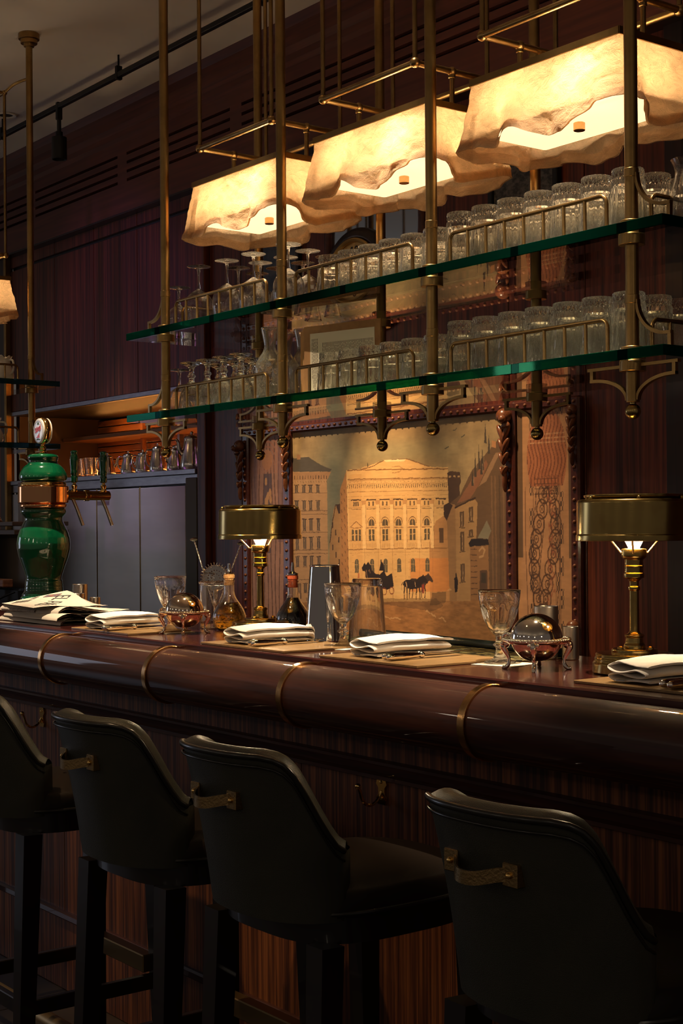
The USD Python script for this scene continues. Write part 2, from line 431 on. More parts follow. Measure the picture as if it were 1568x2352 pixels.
def fabric(name, dif, tra, mix):
    mat(name, {"d": ("diffuse_bsdf", {}), "t": ("translucent_bsdf", {}), "x": ("mix_closure", {"fac": mix}),
               "c": ("texture_coordinate", {}), "m": ("mapping", {"scale": (26, 26, 40)}),
               "n": ("noise_texture", {"scale": 1.0, "detail": 5.0, "roughness": 0.65, "distortion": 2.2}),
               "n2": ("noise_texture", {"scale": 11.0, "detail": 3.0}),
               "r": ("rgb_ramp", {"ramp": [(0.30, tuple(0.72 * q for q in tra)), (0.455, tra), (0.475, tuple(0.62 * q for q in tra)), (0.495, tra), (0.75, tuple(min(1, 1.06 * q) for q in tra))]}),
               "r2": ("rgb_ramp", {"ramp": [(0.3, tuple(0.9 * q for q in dif)), (0.7, dif)]}),
               "b": ("bump", {"strength": 0.7, "distance": 0.004}), "b2": ("bump", {"strength": 0.35, "distance": 0.001})},
        [("c.object", "m.vector"), ("m.vector", "n.vector"), ("m.vector", "n2.vector"), ("n.fac", "r.fac"), ("n2.fac", "r2.fac"), ("r.color", "t.color"), ("r2.color", "d.color"),
         ("n.fac", "b.height"), ("n2.fac", "b2.height"), ("b.normal", "b2.normal"), ("b2.normal", "d.normal"), ("b2.normal", "t.normal"),
         ("d.BSDF", "x.closure1"), ("t.BSDF", "x.closure2")], "x.closure")


fabric("shade_fabric", (0.60, 0.43, 0.27), (0.92, 0.60, 0.33), 0.5)
fabric("dimmed_hem_fabric", (0.56, 0.36, 0.20), (0.66, 0.40, 0.19), 0.45)  # darker colour stands for less lamplight below the diffuser


def glow(name, color, strength):
    mat(name, {"e": ("emission", {"color": color, "strength": strength})}, [], "e.emission")


mat("diffuser_glow", {"d": ("diffuse_bsdf", {"color": (0.8, 0.72, 0.58)}), "t": ("translucent_bsdf", {"color": (0.85, 0.72, 0.52)}), "e": ("emission", {"color": (1.0, 0.79, 0.52), "strength": 0.62}), "x": ("mix_closure", {"fac": 0.4}), "a": ("add_closure", {})},
    [("d.BSDF", "x.closure1"), ("t.BSDF", "x.closure2"), ("x.closure", "a.closure1"), ("e.emission", "a.closure2")], "a.closure")
glow("pendant_bulb", (1.0, 0.78, 0.50), 190.0)
glow("lamp_bulb", (1.0, 0.76, 0.46), 260.0)
glow("niche_glow", (1.0, 0.38, 0.08), 24.0)
mat("painted", {"a": ("attribute", {"attribute": "paint"}), "c": ("texture_coordinate", {}), "n": ("noise_texture", {"scale": 240.0, "detail": 2.0}),
                "b": ("bump", {"strength": 0.12, "distance": 0.001}), "p": ("principled_bsdf", {"roughness": 0.5})},
    [("a.color", "p.base_color"), ("c.object", "n.vector"), ("n.fac", "b.height"), ("b.normal", "p.normal")], "p.BSDF")
# ================================================================== the room
CEIL = 3.27
WALL = 3.25
t = struct("floor")
part(t, "grout_bed", bx(-11, 2.5, -3.5, 4.2, -0.05, -0.004), "grout", False)
k = 0
for i in range(-20, 3):
    for j in range(5, 13):
        if j * 0.30 > 1.95 - 0.3 or j * 0.3 < 0.5 or i * 0.3 < -5.2 or i * 0.3 > -1.0:
            continue
        part(t, "tile", bx(i * 0.30 + 0.002, i * 0.30 + 0.298, j * 0.30 + 0.002, j * 0.30 + 0.298, -0.012, 0.0, 0.0012), "floor_tile", False)
part(t, "tile_field", [bx(-11, -5.1 - 0.002, -3.5, 4.2, -0.012, 0), bx(-0.9, 2.5, -3.5, 4.2, -0.012, 0), bx(-5.1, -0.9, -3.5, 0.598, -0.012, 0), bx(-5.1, -0.9, 1.802, 4.2, -0.012, 0)], "floor_tile", False)
t = struct("ceiling")
part(t, "plaster", bx(-11, 2.5, -3.5, 4.2, CEIL, CEIL + 0.1), "ceiling_plaster", False)

# back wall: cornice, bulkhead with ventilation slots, frieze, panelling
t = struct("wall_back")
bulk = m3.Manifold.cube((12.0, 0.04, 0.448)).translate((-10.5, 3.20, 2.80))
slots = []
for x0 in np.arange(-8.62, 1.0, 0.94):
    for z in (3.057, 3.017, 2.977, 2.938):
        slots.append(m3.Manifold.cube((0.855, 0.2, 0.013)).translate((x0, 3.1, z - 0.0065)))
bulk = bulk - m3.Manifold.batch_boolean(slots, m3.OpType.Add)
part(t, "bulkhead_panel", bulk, "beam_wood", False)
part(t, "vent_backing", bx(-10.5, 1.5, 3.29, 3.30, 2.82, 3.24), "black_plastic", False)
part(t, "soffit", bx(-10.5, 1.5, 3.2005, WALL + 0.05, 2.792, 2.80), "dark_wood", False)
crown = Polygon([(3.20, 3.12), (3.185, 3.135), (3.185, 3.16), (3.165, 3.18), (3.165, 3.215), (3.14, 3.235), (3.13, 3.27), (3.24, 3.27), (3.24, 3.12)])
m = ext(crown, 12.0)
m.apply_transform(np.array([[0, 0, 1, -10.5], [1, 0, 0, 0], [0, 1, 0, 0], [0, 0, 0, 1.0]]))
part(t, "cornice", m, "beam_wood", 30)
JX = [-10.4, -9.6, -8.8, -8.0, -7.16, -6.633, -6.218, -5.80, -5.255]
for a, b in zip(JX[4:], JX[5:]):                      # cladding over the service niche: frieze above, tall panel below a shadow gap
    part(t, "frieze_panel", bx(a + 0.002, b - 0.002, WALL, WALL + 0.02, 2.738, 2.80, 0.0015), "wall_wood", False)
    part(t, "wood_panel", bx(a + 0.002, b - 0.002, WALL, WALL + 0.02, 1.985, 2.722, 0.0015), "wall_wood", False)
part(t, "shadow_gap", bx(-7.16, -5.255, WALL + 0.02, WALL + 0.03, 1.985, 2.80), "black_plastic", False)
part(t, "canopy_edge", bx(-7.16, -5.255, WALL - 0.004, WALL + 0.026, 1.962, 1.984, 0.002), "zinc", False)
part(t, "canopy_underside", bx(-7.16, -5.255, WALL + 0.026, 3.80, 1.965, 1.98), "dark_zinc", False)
for a, b in zip(JX[:4], JX[1:5]):                    # further left, tall panels from the floor up
    part(t, "wood_panel", bx(a + 0.002, b - 0.002, WALL - 0.01, WALL + 0.02, 0.0, 2.80, 0.0015), "wall_wood", False)
part(t, "edge_trim", bx(-7.175, -7.150, WALL - 0.03, WALL + 0.0, 0.0, 2.80, 0.002), "aged_brass", False)
part(t, "corner_post", bx(-7.235, -7.175, WALL - 0.025, WALL, 0.0, 2.80, 0.002), "dark_wood", False)
RX = [-5.245, -4.99, -4.66, -3.42, -3.085, -2.757, -2.10, -1.45, -0.80, 0.0, 0.8, 1.6]
for i, (a, b) in enumerate(zip(RX, RX[1:])):
    d = 0.0 if i != 5 else 0.012
    part(t, "wood_panel", bx(a + 0.0015, b - 0.0015, WALL + 0.025 + d, WALL + 0.05, 0.0, 2.80, 0.002), "wall_wood", False)
part(t, "panel_backing", bx(-5.255, 1.6, WALL + 0.05, WALL + 0.07, 0.0, 2.80), "black_plastic", False)
part(t, "panel_stile", bx(-2.757, -2.69, WALL + 0.005, WALL + 0.026, 0.0, 2.80, 0.003), "dark_wood", False)
part(t, "panel_stile", bx(-5.29, -5.225, WALL - 0.005, WALL + 0.026, 0.0, 2.80, 0.003), "wall_wood", False)

# service niche behind the panels: slatted back, posts, a warm strip light under the canopy
t = struct("wall_niche")
for k in range(9):
    z = 1.636 + k * 0.036
    part(t, "slat", bx(-7.16, -5.30, 3.76, 3.775, z, z + 0.031, 0.002), "slat_wood", False)
part(t, "niche_back", bx(-7.2, -5.26, 3.79, 3.80, 0.0, 1.98), "shelf_brown", False)
part(t, "niche_side", bx(-5.31, -5.29, 3.30, 3.79, 0.0, 1.98), "shelf_brown", False)
part(t, "niche_side", bx(-7.2, -7.16, 3.30, 3.79, 0.0, 1.98), "shelf_brown", False)
for x in (-6.62, -6.25, -5.72):
    part(t, "niche_post", bx(x, x + 0.022, 3.72, 3.745, 1.622, 1.965, 0.002), "zinc" if x == -6.25 else "slat_wood", False)
part(t, "niche_shelf", bx(-7.16, -5.31, 3.55, 3.76, 1.835, 1.855, 0.002), "slat_wood", False)
w = thing("strip_light", "thin warm strip light on the shelf board inside the service niche", "light", (-6.2, 3.66, 1.8618))
part(w, "housing", bx(-0.75, 0.75, -0.03, 0.03, -0.0065, -0.003), "zinc", False)
part(w, "tube", tube([(-0.74, 0, 0), (0.74, 0, 0)], 0.003, 8), "niche_glow")
w = thing("strip_light", "warm strip light low along the slatted back of the service niche", "light", (-6.2, 3.71, 1.630))
part(w, "housing", bx(-0.80, 0.80, -0.02, 0.02, -0.0078, -0.003), "zinc", False)
part(w, "tube", tube([(-0.79, 0, 0.001), (0.79, 0, 0.001)], 0.0035, 8), "niche_glow")

# ================================================================== back cabinet with grey doors
cab = thing("back_cabinet", "tall steel back cabinet with three flat grey doors below a zinc ledge", "cabinet", (-5.9, WALL, 0))
part(cab, "ledge", bx(-1.25, 0.603, -0.012, 0.44, 1.600, 1.622, 0.002), "zinc", False)
part(cab, "ledge_apron", bx(-1.25, 0.603, 0.0, 0.02, 1.560, 1.600, 0.002), "zinc", False)
part(cab, "carcass", bx(-1.25, 0.603, 0.022, 0.44, 0.05, 1.56), "black_metal", False)
for a, b in ((-1.25, -0.716), (-0.71, -0.310), (-0.304, 0.1035), (0.1095, 0.506)):
    dr = part(cab, "door", bx(a + 0.003, b - 0.003, 0.0, 0.02, 0.06, 1.552, 0.002), "door_steel", False)
for x in (-0.7135, -0.307, 0.1065):
    part(cab, "door_gap_strip", bx(x - 0.006, x + 0.006, 0.001, 0.021, 0.06, 1.556, 0.001), "aged_brass", False)
part(cab, "side_post", bx(0.512, 0.603, -0.004, 0.03, 0.05, 1.585, 0.003), "post_bronze", False)
part(cab, "door_pull", tube([(-0.30, -0.002, 1.538), (-0.30, -0.02, 1.538), (-0.18, -0.02, 1.538), (-0.18, -0.002, 1.538)], 0.004, 8), "aged_brass")

# ================================================================== bar counter
bar = thing("bar_counter", "long polished mahogany bar counter with round arm rail and brass rings", "bar counter", (0, 0, 0))
BX0, BX1, CZ = -7.6, 0.9, 1.085
part(bar, "countertop", bx(BX0, BX1, 1.865, 2.335, CZ - 0.034, CZ, 0.003), "counter_wood", False)
part(bar, "fascia", bx(BX0, BX1, 1.873, 1.905, 0.95, CZ - 0.034), "rail_wood", False)
a = np.linspace(0, 2 * PI, 56, endpoint=False)
sec = np.stack([1.842 + 0.0705 * np.cos(a), 1.0065 + 0.0665 * np.sin(a)], -1)
m = ext(Polygon(sec), BX1 - BX0)
m.apply_transform(np.array([[0, 0, 1, BX0], [1, 0, 0, 0], [0, 1, 0, 0], [0, 0, 0, 1.0]]))
part(bar, "arm_rail", m, "rail_wood", 30)
for k in range(-6, 8):
    x = -3.7203 + 0.58 * k
    aa = np.linspace(0.30 * PI, 1.62 * PI, 44)
    path = np.stack([np.full(44, x), 1.842 + 0.0725 * np.cos(aa), 1.0065 + 0.0685 * np.sin(aa)], -1)
    nrm = np.stack([np.zeros(44), np.cos(aa), np.sin(aa)], -1)
    rr = np.array([(-0.009, -0.002), (0.009, -0.002), (0.009, 0.002), (0.0075, 0.0035), (-0.0075, 0.0035), (-0.009, 0.002)])
    part(bar, "rail_ring", sweep(path, rr, up=nrm), "ring_brass", 40)
part(bar, "upper_frieze", bx(BX0, BX1, 1.950, 2.28, 0.868, 1.05), "ribbon_wood", False)
prof = Polygon([(1.95, 0.826), (1.938, 0.830), (1.938, 0.838), (1.93, 0.842), (1.922, 0.850), (1.93, 0.858), (1.936, 0.862), (1.936, 0.868), (1.95, 0.872), (1.99, 0.872), (1.99, 0.826)])
m = ext(prof, BX1 - BX0)
m.apply_transform(np.array([[0, 0, 1, BX0], [1, 0, 0, 0], [0, 1, 0, 0], [0, 0, 0, 1.0]]))
part(bar, "moulding", m, "rail_wood", 25)
for k in range(7):
    x0 = -7.6 + k * 1.215
    part(bar, "front_panel", bx(x0 + 0.001, x0 + 1.214, 1.956, 2.28, 0.235, 0.828, 0.001), "ribbon_wood", False)
part(bar, "lower_moulding", bx(BX0, BX1, 1.942, 1.99, 0.212, 0.236, 0.005), "rail_wood", False)
part(bar, "plinth", bx(BX0, BX1, 1.954, 2.28, 0.0, 0.213, 0.002), "ribbon_wood", False)
part(bar, "foot_rail", tube([(BX0, 1.66, 0.10), (BX1, 1.66, 0.10)], 0.024, 20), "stool_brass")
for k in range(8):
    x = -7.1 + k * 1.05
    part(bar, "rail_bracket", [bx(x - 0.012, x + 0.012, 1.66, 1.954, 0.092, 0.108, 0.002), cyl((x, 1.66, 0.0), 0.012, 0.09, 16)], "stool_brass", False)
part(bar, "back_panel", bx(BX0, BX1, 2.28, 2.30, 0.0, CZ - 0.034), "black_plastic", False)

# brass coat hooks screwed under the moulding
def hook(loc, label):
    h = thing("coat_hook", label, "hook", loc)
    pl = Polygon([(-0.012, -0.03), (0.012, -0.03), (0.016, -0.018), (0.009, -0.010), (0.009, 0.004), (0.016, 0.012), (0.011, 0.026), (0.0, 0.030), (-0.011, 0.026), (-0.016, 0.012), (-0.009, 0.004), (-0.009, -0.010), (-0.016, -0.018)])
    m = ext(pl.buffer(0.0015), 0.004)
    m = mv(m, rx=90)
    part(h, "back_plate", m, "gold_brass", 30)
    part(h, "screw", [ball((0, -0.004, 0.016), 0.0035, 2), ball((0, -0.004, -0.018), 0.0035, 2)], "gold_brass")
    part(h, "arm", tube(spline([(0, -0.003, -0.004), (0, -0.016, -0.022), (0, -0.036, -0.030), (0, -0.054, -0.018), (0, -0.062, 0.004), (0, -0.066, 0.012)], 26), 0.0036, 10), "gold_brass")
    part(h, "tip", ball((0, -0.067, 0.014), 0.0065, 2), "gold_brass")
    return h


h0 = hook((-2.44, 1.9555, 0.806), "brass coat hook under the counter, between the two nearest stools")
copy(h0, (-4.094, 1.9555, 0.799), 0, "brass coat hook under the counter near the left picture edge, by the far stool")

# ================================================================== glass rack over the bar
PX = [-3.608, -3.028, -2.448, -1.868]
YF, YR, ZU, ZL = 2.112, 2.434, 1.9406, 1.7010
TH = 0.0200


def arc_bracket(side, up):
    """quarter-arc strap with a square end, from the pole out to the shelf; side=+1/-1 along x, up: arc falls from the pole down to a shelf, else rises to it."""
    aa = np.linspace(0, PI / 2, 16)
    if up:      # from (0.013, h) on the pole curving out and down to (0.083, 0.03), then a square stub to the shelf
        p = [(0.013 + 0.070 * (1 - math.cos(q)), 0.095 - 0.070 * math.sin(q)) for q in aa] + [(0.095, 0.025)]
        stub = (0.092, 0.0, 0.028)
    else:
        p = [(0.0125 + 0.086 * (1 - math.cos(q)), -0.066 + 0.043 * math.sin(q)) for q in aa] + [(0.106, -0.023)]
        stub = (0.102, -0.0255, 0.0)
    path = np.array([(side * x, 0.0, z) for x, z in p])
    m = sweep(path, rect(0.0062, 0.0095), up=np.array([[0, 1.0, 0]] * len(path)))
    b = bx(side * stub[0] - 0.004, side * stub[0] + 0.004, -0.004, 0.004, stub[1], stub[2])
    return cat([m, b])


def gallery(x0, x1, n, y, h=0.064, r=0.0043):
    """low rail with rounded ends and n uprights between, along x."""
    c = 0.016
    q = np.linspace(0, PI / 2, 7)
    p = [(x0, y, 0)] + [(x0 + c - c * math.cos(k), y, h - c + c * math.sin(k)) for k in q] + [(x1 - c + c * math.sin(k), y, h - c + c * math.cos(k)) for k in q] + [(x1, y, 0)]
    ms = [tube(np.array(p), r, 10)]
    ups = [rod((x, y, 0), (x, y, h), r * 0.86, 8) for x in np.linspace(x0, x1, n + 2)[1:-1]]
    return ms, ups


def pane_box(x0, x1, y0, y1, z0, z1):
    """upper and lower face of a thick pane; its polished rims are parts of their own."""
    m = bx(x0, x1, y0, y1, z0, z1)
    m.update_faces(np.abs(m.face_normals[:, 2]) > 0.5)
    return m


def rack(name, label, cx, xs, x0, x1, edge, zu, zl, top):
    r = thing(name, label, "glass rack", (cx, 0, 0))
    for z in (zu, zl):
        sh = part(r, "glass_shelf", pane_box(x0, x1, 2.088, 2.500, z - TH, z), "shelf_pane", False, "thick clear glass shelf with polished green edges" if edge == "green_edge" else None)
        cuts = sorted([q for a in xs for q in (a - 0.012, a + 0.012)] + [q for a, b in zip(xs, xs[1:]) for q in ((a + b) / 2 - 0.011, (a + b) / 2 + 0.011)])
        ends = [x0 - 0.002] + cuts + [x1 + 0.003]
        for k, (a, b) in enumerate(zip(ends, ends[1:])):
            part(sh, "polished_edge", bx(a, b, 2.0835 + (0.0006 if k % 2 else 0), 2.0878, z - TH, z, 0.0006), edge if k % 2 == 0 or edge == "blue_edge" else "green_edge_reflection", False)  # dark segments at poles and mid-bays colour reflections into the edge
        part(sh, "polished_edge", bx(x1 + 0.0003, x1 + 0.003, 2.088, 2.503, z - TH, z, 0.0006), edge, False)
    for i, x in enumerate(xs):
        for y in (YF, YR):
            p = part(r, "pole", mv(cyl((0, 0, 0), 0.0128, top - 1.602, 28), (x, y, 1.602)), "aged_brass")
            part(p, "ceiling_flange", [mv(cyl((0, 0, 0), 0.040, 0.022, 32), (x, y, top - 0.022)), mv(cyl((0, 0, 0), 0.032, 0.016, 32), (x, y, top - 0.038)), mv(cyl((0, 0, 0), 0.020, 0.014, 28), (x, y, top - 0.050))], "aged_brass")
            part(p, "finial", [ball((x, y, 1.585), 0.0150), mv(cyl((0, 0, 0), 0.006, 0.012, 14), (x, y, 1.594))], "lamp_brass")
            for z in (zu, zl):
                part(p, "collar", [mv(cyl((0, 0, 0), 0.0250, 0.020, 32), (x, y, z - TH - 0.0205)), mv(cyl((0, 0, 0), 0.0215, 0.006, 32), (x, y, z + 0.0003))], "aged_brass")
                part(p, "sleeve", mv(cyl((0, 0, 0), 0.0138, 0.017, 28), (x, y, z + 0.088)), "aged_brass")
            part(r, "bracket", [mv(arc_bracket(sd, False), (x, y, zl - TH - 0.0085)) for sd in (-1, 1)] + [bx(x - 0.112, x + 0.112, y - 0.0048, y + 0.0048, zl - TH - 0.0125, zl - TH - 0.0065)], "aged_brass", 40)
            for sd, end in ((-1, 0), (1, len(xs) - 1)):
                if i == end:
                    for z in (zu, zl):
                        part(r, "shelf_bracket", mv(arc_bracket(sd, True), (x, y, z)), "rod_brass", 40)
    for z in (zu, zl):
        for a, b in zip(xs, xs[1:]):
            ms, ups = gallery(a + 0.072, b - 0.055, 7, 2.103)
            g = part(r, "gallery_rail", [mv(q, (0, 0, z)) for q in ms], "rod_brass", 50)
            for q in ups:
                part(g, "upright", mv(q, (0, 0, z)), "rod_brass", 50)
        for x in (xs[0], xs[-1]):
            ms, ups = gallery(0, 0.21, 3, 0)
            g = part(r, "end_rail", [mv(mv(q, rz=90), (x, 2.168, z)) for q in ms], "rod_brass", 50)
            for q in ups:
                part(g, "upright", mv(mv(q, rz=90), (x, 2.168, z)), "rod_brass", 50)
    return r


rack("glass_rack", "two-tier glass bar rack on brass poles, full of upturned glasses", 0, PX, -3.785, -1.772, "green_edge", ZU, ZL, CEIL)
rack("glass_rack", "far left glass rack with blue-edged shelves holding white jugs", 0, [-6.332, -5.752, -5.172], -6.43, -5.072, "blue_edge", 1.932, 1.694, CEIL)

# ================================================================== pendant lamps
def hem_curve(ctrl, n):
    s, z = np.array(ctrl, float).T
    from scipy.interpolate import PchipInterpolator
    return PchipInterpolator(s, z)(np.linspace(0, 1, n))


def shade_surface(seed, t0, t1, rows, inset, drop=0.0):
    rng = np.random.default_rng(seed)
    hw, hd, top = 0.2125, 0.112, 2.334
    nx, ny = 64, 34
    j = lambda: rng.uniform(-0.004, 0.004)
    front = [(0, 2.183), (0.12, 2.177 + j()), (0.225, 2.171), (0.27, 2.190), (0.34, 2.201 + j()), (0.50, 2.176 + j()), (0.60, 2.166), (0.72, 2.173), (0.86, 2.194 + j()), (1, 2.200)]
    right = [(0, 2.200), (0.10, 2.196), (0.22, 2.168), (0.42, 2.162 + j()), (0.62, 2.171), (0.90, 2.186), (1, 2.192)]
    back = [(0, 2.192), (0.12, 2.178), (0.33, 2.178 + j()), (0.50, 2.192), (0.545, 2.170), (0.68, 2.168), (0.85, 2.186 + j()), (1, 2.190)]
    left = [(0, 2.190), (0.25, 2.172), (0.55, 2.184 + j()), (0.8, 2.174), (1, 2.183)]
    P0, N0, HZ = [], [], []
    for (ax, ay), (bx_, by), n, nrm, ctrl in (((-hw, -hd), (hw, -hd), nx, (0, -1), front), ((hw, -hd), (hw, hd), ny, (1, 0), right), ((hw, hd), (-hw, hd), nx, (0, 1), back), ((-hw, hd), (-hw, -hd), ny, (-1, 0), left)):
        s = np.linspace(0, 1, n, endpoint=False)
        z = hem_curve(ctrl, n + 1)[:-1]
        for q, zz in zip(s, z):
            P0.append((ax + (bx_ - ax) * q, ay + (by - ay) * q))
            c = np.array(nrm, float)
            N0.append(c); HZ.append(zz)
    P0, N0, HZ = np.array(P0), np.array(N0), np.array(HZ)
    k = np.array([0.25, 0.5, 0.25])
    for _ in range(3):   # normals turn softly round the corners
        N0 = (np.roll(N0, 1, 0) + 2 * N0 + np.roll(N0, -1, 0)) / 4
    N0 /= np.linalg.norm(N0, axis=1, keepdims=True)
    corner = np.where((np.abs(np.abs(P0[:, 0]) - hw) < 0.02) & (np.abs(np.abs(P0[:, 1]) - hd) < 0.02), 1.3, 1.0)
    L = np.r_[0, np.cumsum(np.linalg.norm(np.diff(P0, axis=0), axis=1))]
    ph = rng.uniform(0, 6.28, 4)
    slope = np.gradient(HZ)
    T = np.linspace(t0, t1, rows)
    G = np.zeros((rows, len(P0) + 1, 3))
    for i, tt in enumerate(T):
        fold = (0.010 * np.sin(L * 21 + ph[0]) + 0.006 * np.sin(L * 47 + ph[1]) + 0.004 * np.sin(L * 95 + ph[2])) * tt ** 1.2 - np.clip(slope * 0.9, -0.012, 0.012) * tt ** 3
        q = np.stack([P0[:, 0] * 30, P0[:, 1] * 30, np.full(len(P0), tt * 6.0)], -1)
        crink = (meshkit.fbm(q + 50, 4, seed) - 0.5) * 0.015 * min(1, tt * 4)
        out = 0.027 * (0.8 * tt + 0.2 * tt * tt) * corner * 1.0 + fold * (corner < 1.2) + crink - inset
        zz = top - tt * (top - HZ)
        G[i, :-1, :2] = P0 + N0 * out[:, None]
        G[i, :-1, 2] = zz - drop
        G[i, -1] = G[i, 0]
    return G


def pendant(name, cx, seed, label):
    r = thing(name, label, "pendant lamp", (cx, 2.267, 0), 0, None)
    hx, hy, zf = 0.177, 0.112, 2.431
    C = [(-hx, -hy), (hx, -hy), (hx, hy), (-hx, hy)]
    for (x, y), (x2, y2) in zip(C, C[1:] + C[:1]):
        part(r, "frame_rod", rod((x, y, zf), (x2, y2, zf), 0.0078, 14), "rod_brass")
        part(r, "joint_ball", ball((x, y, zf), 0.0122), "rod_brass")
        part(r, "hanging_rod", rod((x, y, zf), (x, y, 3.06), 0.0058, 14), "rod_brass")
        part(r, "upper_rod", [rod((x, y, 3.06), (x2, y2, 3.06), 0.0058, 12), ball((x, y, 3.06), 0.0105)], "rod_brass")
    for sx in (-1, 1):
        part(r, "post", [ball((sx * hx, 0, zf), 0.0112), rod((sx * hx, 0, zf), (sx * hx, 0, 2.335), 0.0062, 12), mv(cyl((0, 0, 0), 0.0085, 0.008, 16), (sx * hx, 0, zf - 0.016))], "rod_brass")
        for sy in (-1, 1):   # curved arm from the upper frame to the rack's pole
            part(r, "arm", tube(spline([(sx * hx, sy * hy, 3.06), (sx * (hx + 0.05), sy * (hy + 0.02), 3.085), (sx * 0.279, sy * (0.1585 if sy < 0 else 0.168), 3.10)], 14), 0.0058, 10), "rod_brass")
    w, d = 0.2155, 0.115
    bar_ = [bx(-w, w, -d - 0.002, -d + 0.002, 2.328, 2.343), bx(-w, w, d - 0.002, d + 0.002, 2.328, 2.343), bx(-w - 0.002, -w + 0.002, -d, d, 2.328, 2.343), bx(w - 0.002, w + 0.002, -d, d, 2.328, 2.343)]
    part(r, "shade_frame", bar_, "aged_brass", False)
    part(r, "cross_bar", [bx(-w, w, -0.006, 0.006, 2.330, 2.336)], "aged_brass", False)
    sh = part(r, "shade", grid(shade_surface(seed, 0.0, 1.0, 26, 0.0)), "shade_fabric", True, "glowing crinkled cream fabric shade with a wavy hem")
    part(sh, "hem", grid(shade_surface(seed, 0.86, 1.0, 8, 0.005, -0.0005)), "dimmed_hem_fabric", True, "added inner band, its darker colour standing for dimmer light at the hem")
    df = ext(Polygon([(-0.2, -0.1), (0.2, -0.1), (0.2, 0.1), (-0.2, 0.1)]).buffer(0.008), 0.004)
    part(r, "diffuser", mv(df, (0, 0, 2.222)), "diffuser_glow", False, "milky glowing diffuser plate")
    part(r, "diffuser_nut", mv(cyl((0, 0, 0), 0.0125, 0.017, 28, 0.001), (0, 0, 2.2035)), "ring_brass")
    part(r, "stem", rod((0, 0, 2.222), (0, 0, 2.332), 0.004, 10), "aged_brass")
    for sx in (-1, 1):
        b = part(r, "bulb", ball((sx * 0.103, -0.030, 2.272), 0.013, 2), "pendant_bulb")
        part(b, "socket", mv(cyl((0, 0, 0), 0.010, 0.036, 18), (sx * 0.103, -0.030, 2.283)), "socket_brass")
    return r


pendant("pendant_lamp", -3.308, 11, "pendant lamp with cream fabric shade hanging in the left bay of the rack")
pendant("pendant_lamp", -2.728, 12, "pendant lamp with cream fabric shade in the middle bay of the rack")
pendant("pendant_lamp", -2.148, 13, "pendant lamp with cream fabric shade in the right bay, nearest the viewer")
pendant("pendant_lamp", -5.454, 14, "pendant lamp over the far left rack with white jugs, half out of the picture")

# ================================================================== track light on the ceiling
tr = thing("track_light", "black ceiling track with a single dark cylindrical spotlight head", "track light", (0, 2.83, 0))
part(tr, "track", bx(-9.0, 1.0, -0.011, 0.011, 3.178, 3.198, 0.002), "black_metal", False)
for x in (-6.30, -5.19, -4.16, -3.1):
    part(tr, "hanger", [bx(x - 0.009, x + 0.009, -0.013, 0.013, 3.170, 3.225, 0.002), cyl((x, 0, 3.225), 0.004, 0.045, 10)], "black_metal", False)
hd = part(tr, "spot_arm", [bx(-5.732, -5.712, -0.012, 0.012, 3.13, 3.205, 0.002), cyl((-5.722, 0, 3.075), 0.009, 0.06, 16)], "black_metal", False)
part(tr, "spot_head", mv(lathe(rnd([(0, 0.0), (0.016, 0.0), (0.016, -0.022), (0.033, -0.024), (0.033, -0.118), (0.028, -0.120), (0.026, -0.10), (0, -0.10)], 0.002), 32), (-5.722, 0, 3.078)), "black_metal")
dl = thing("ceiling_downlight", "small round recessed downlight in the plaster ceiling at the far left", "downlight", (-6.246, 2.823, CEIL))
part(dl, "trim_ring", lathe([(0.032, -0.0005), (0.048, -0.0005), (0.050, -0.003), (0.046, -0.006), (0.032, -0.004), (0.032, -0.0005)], 36), "ceiling_plaster")
part(dl, "reflector", lathe([(0.0, -0.0012), (0.032, -0.0012)], 36), "black_plastic")
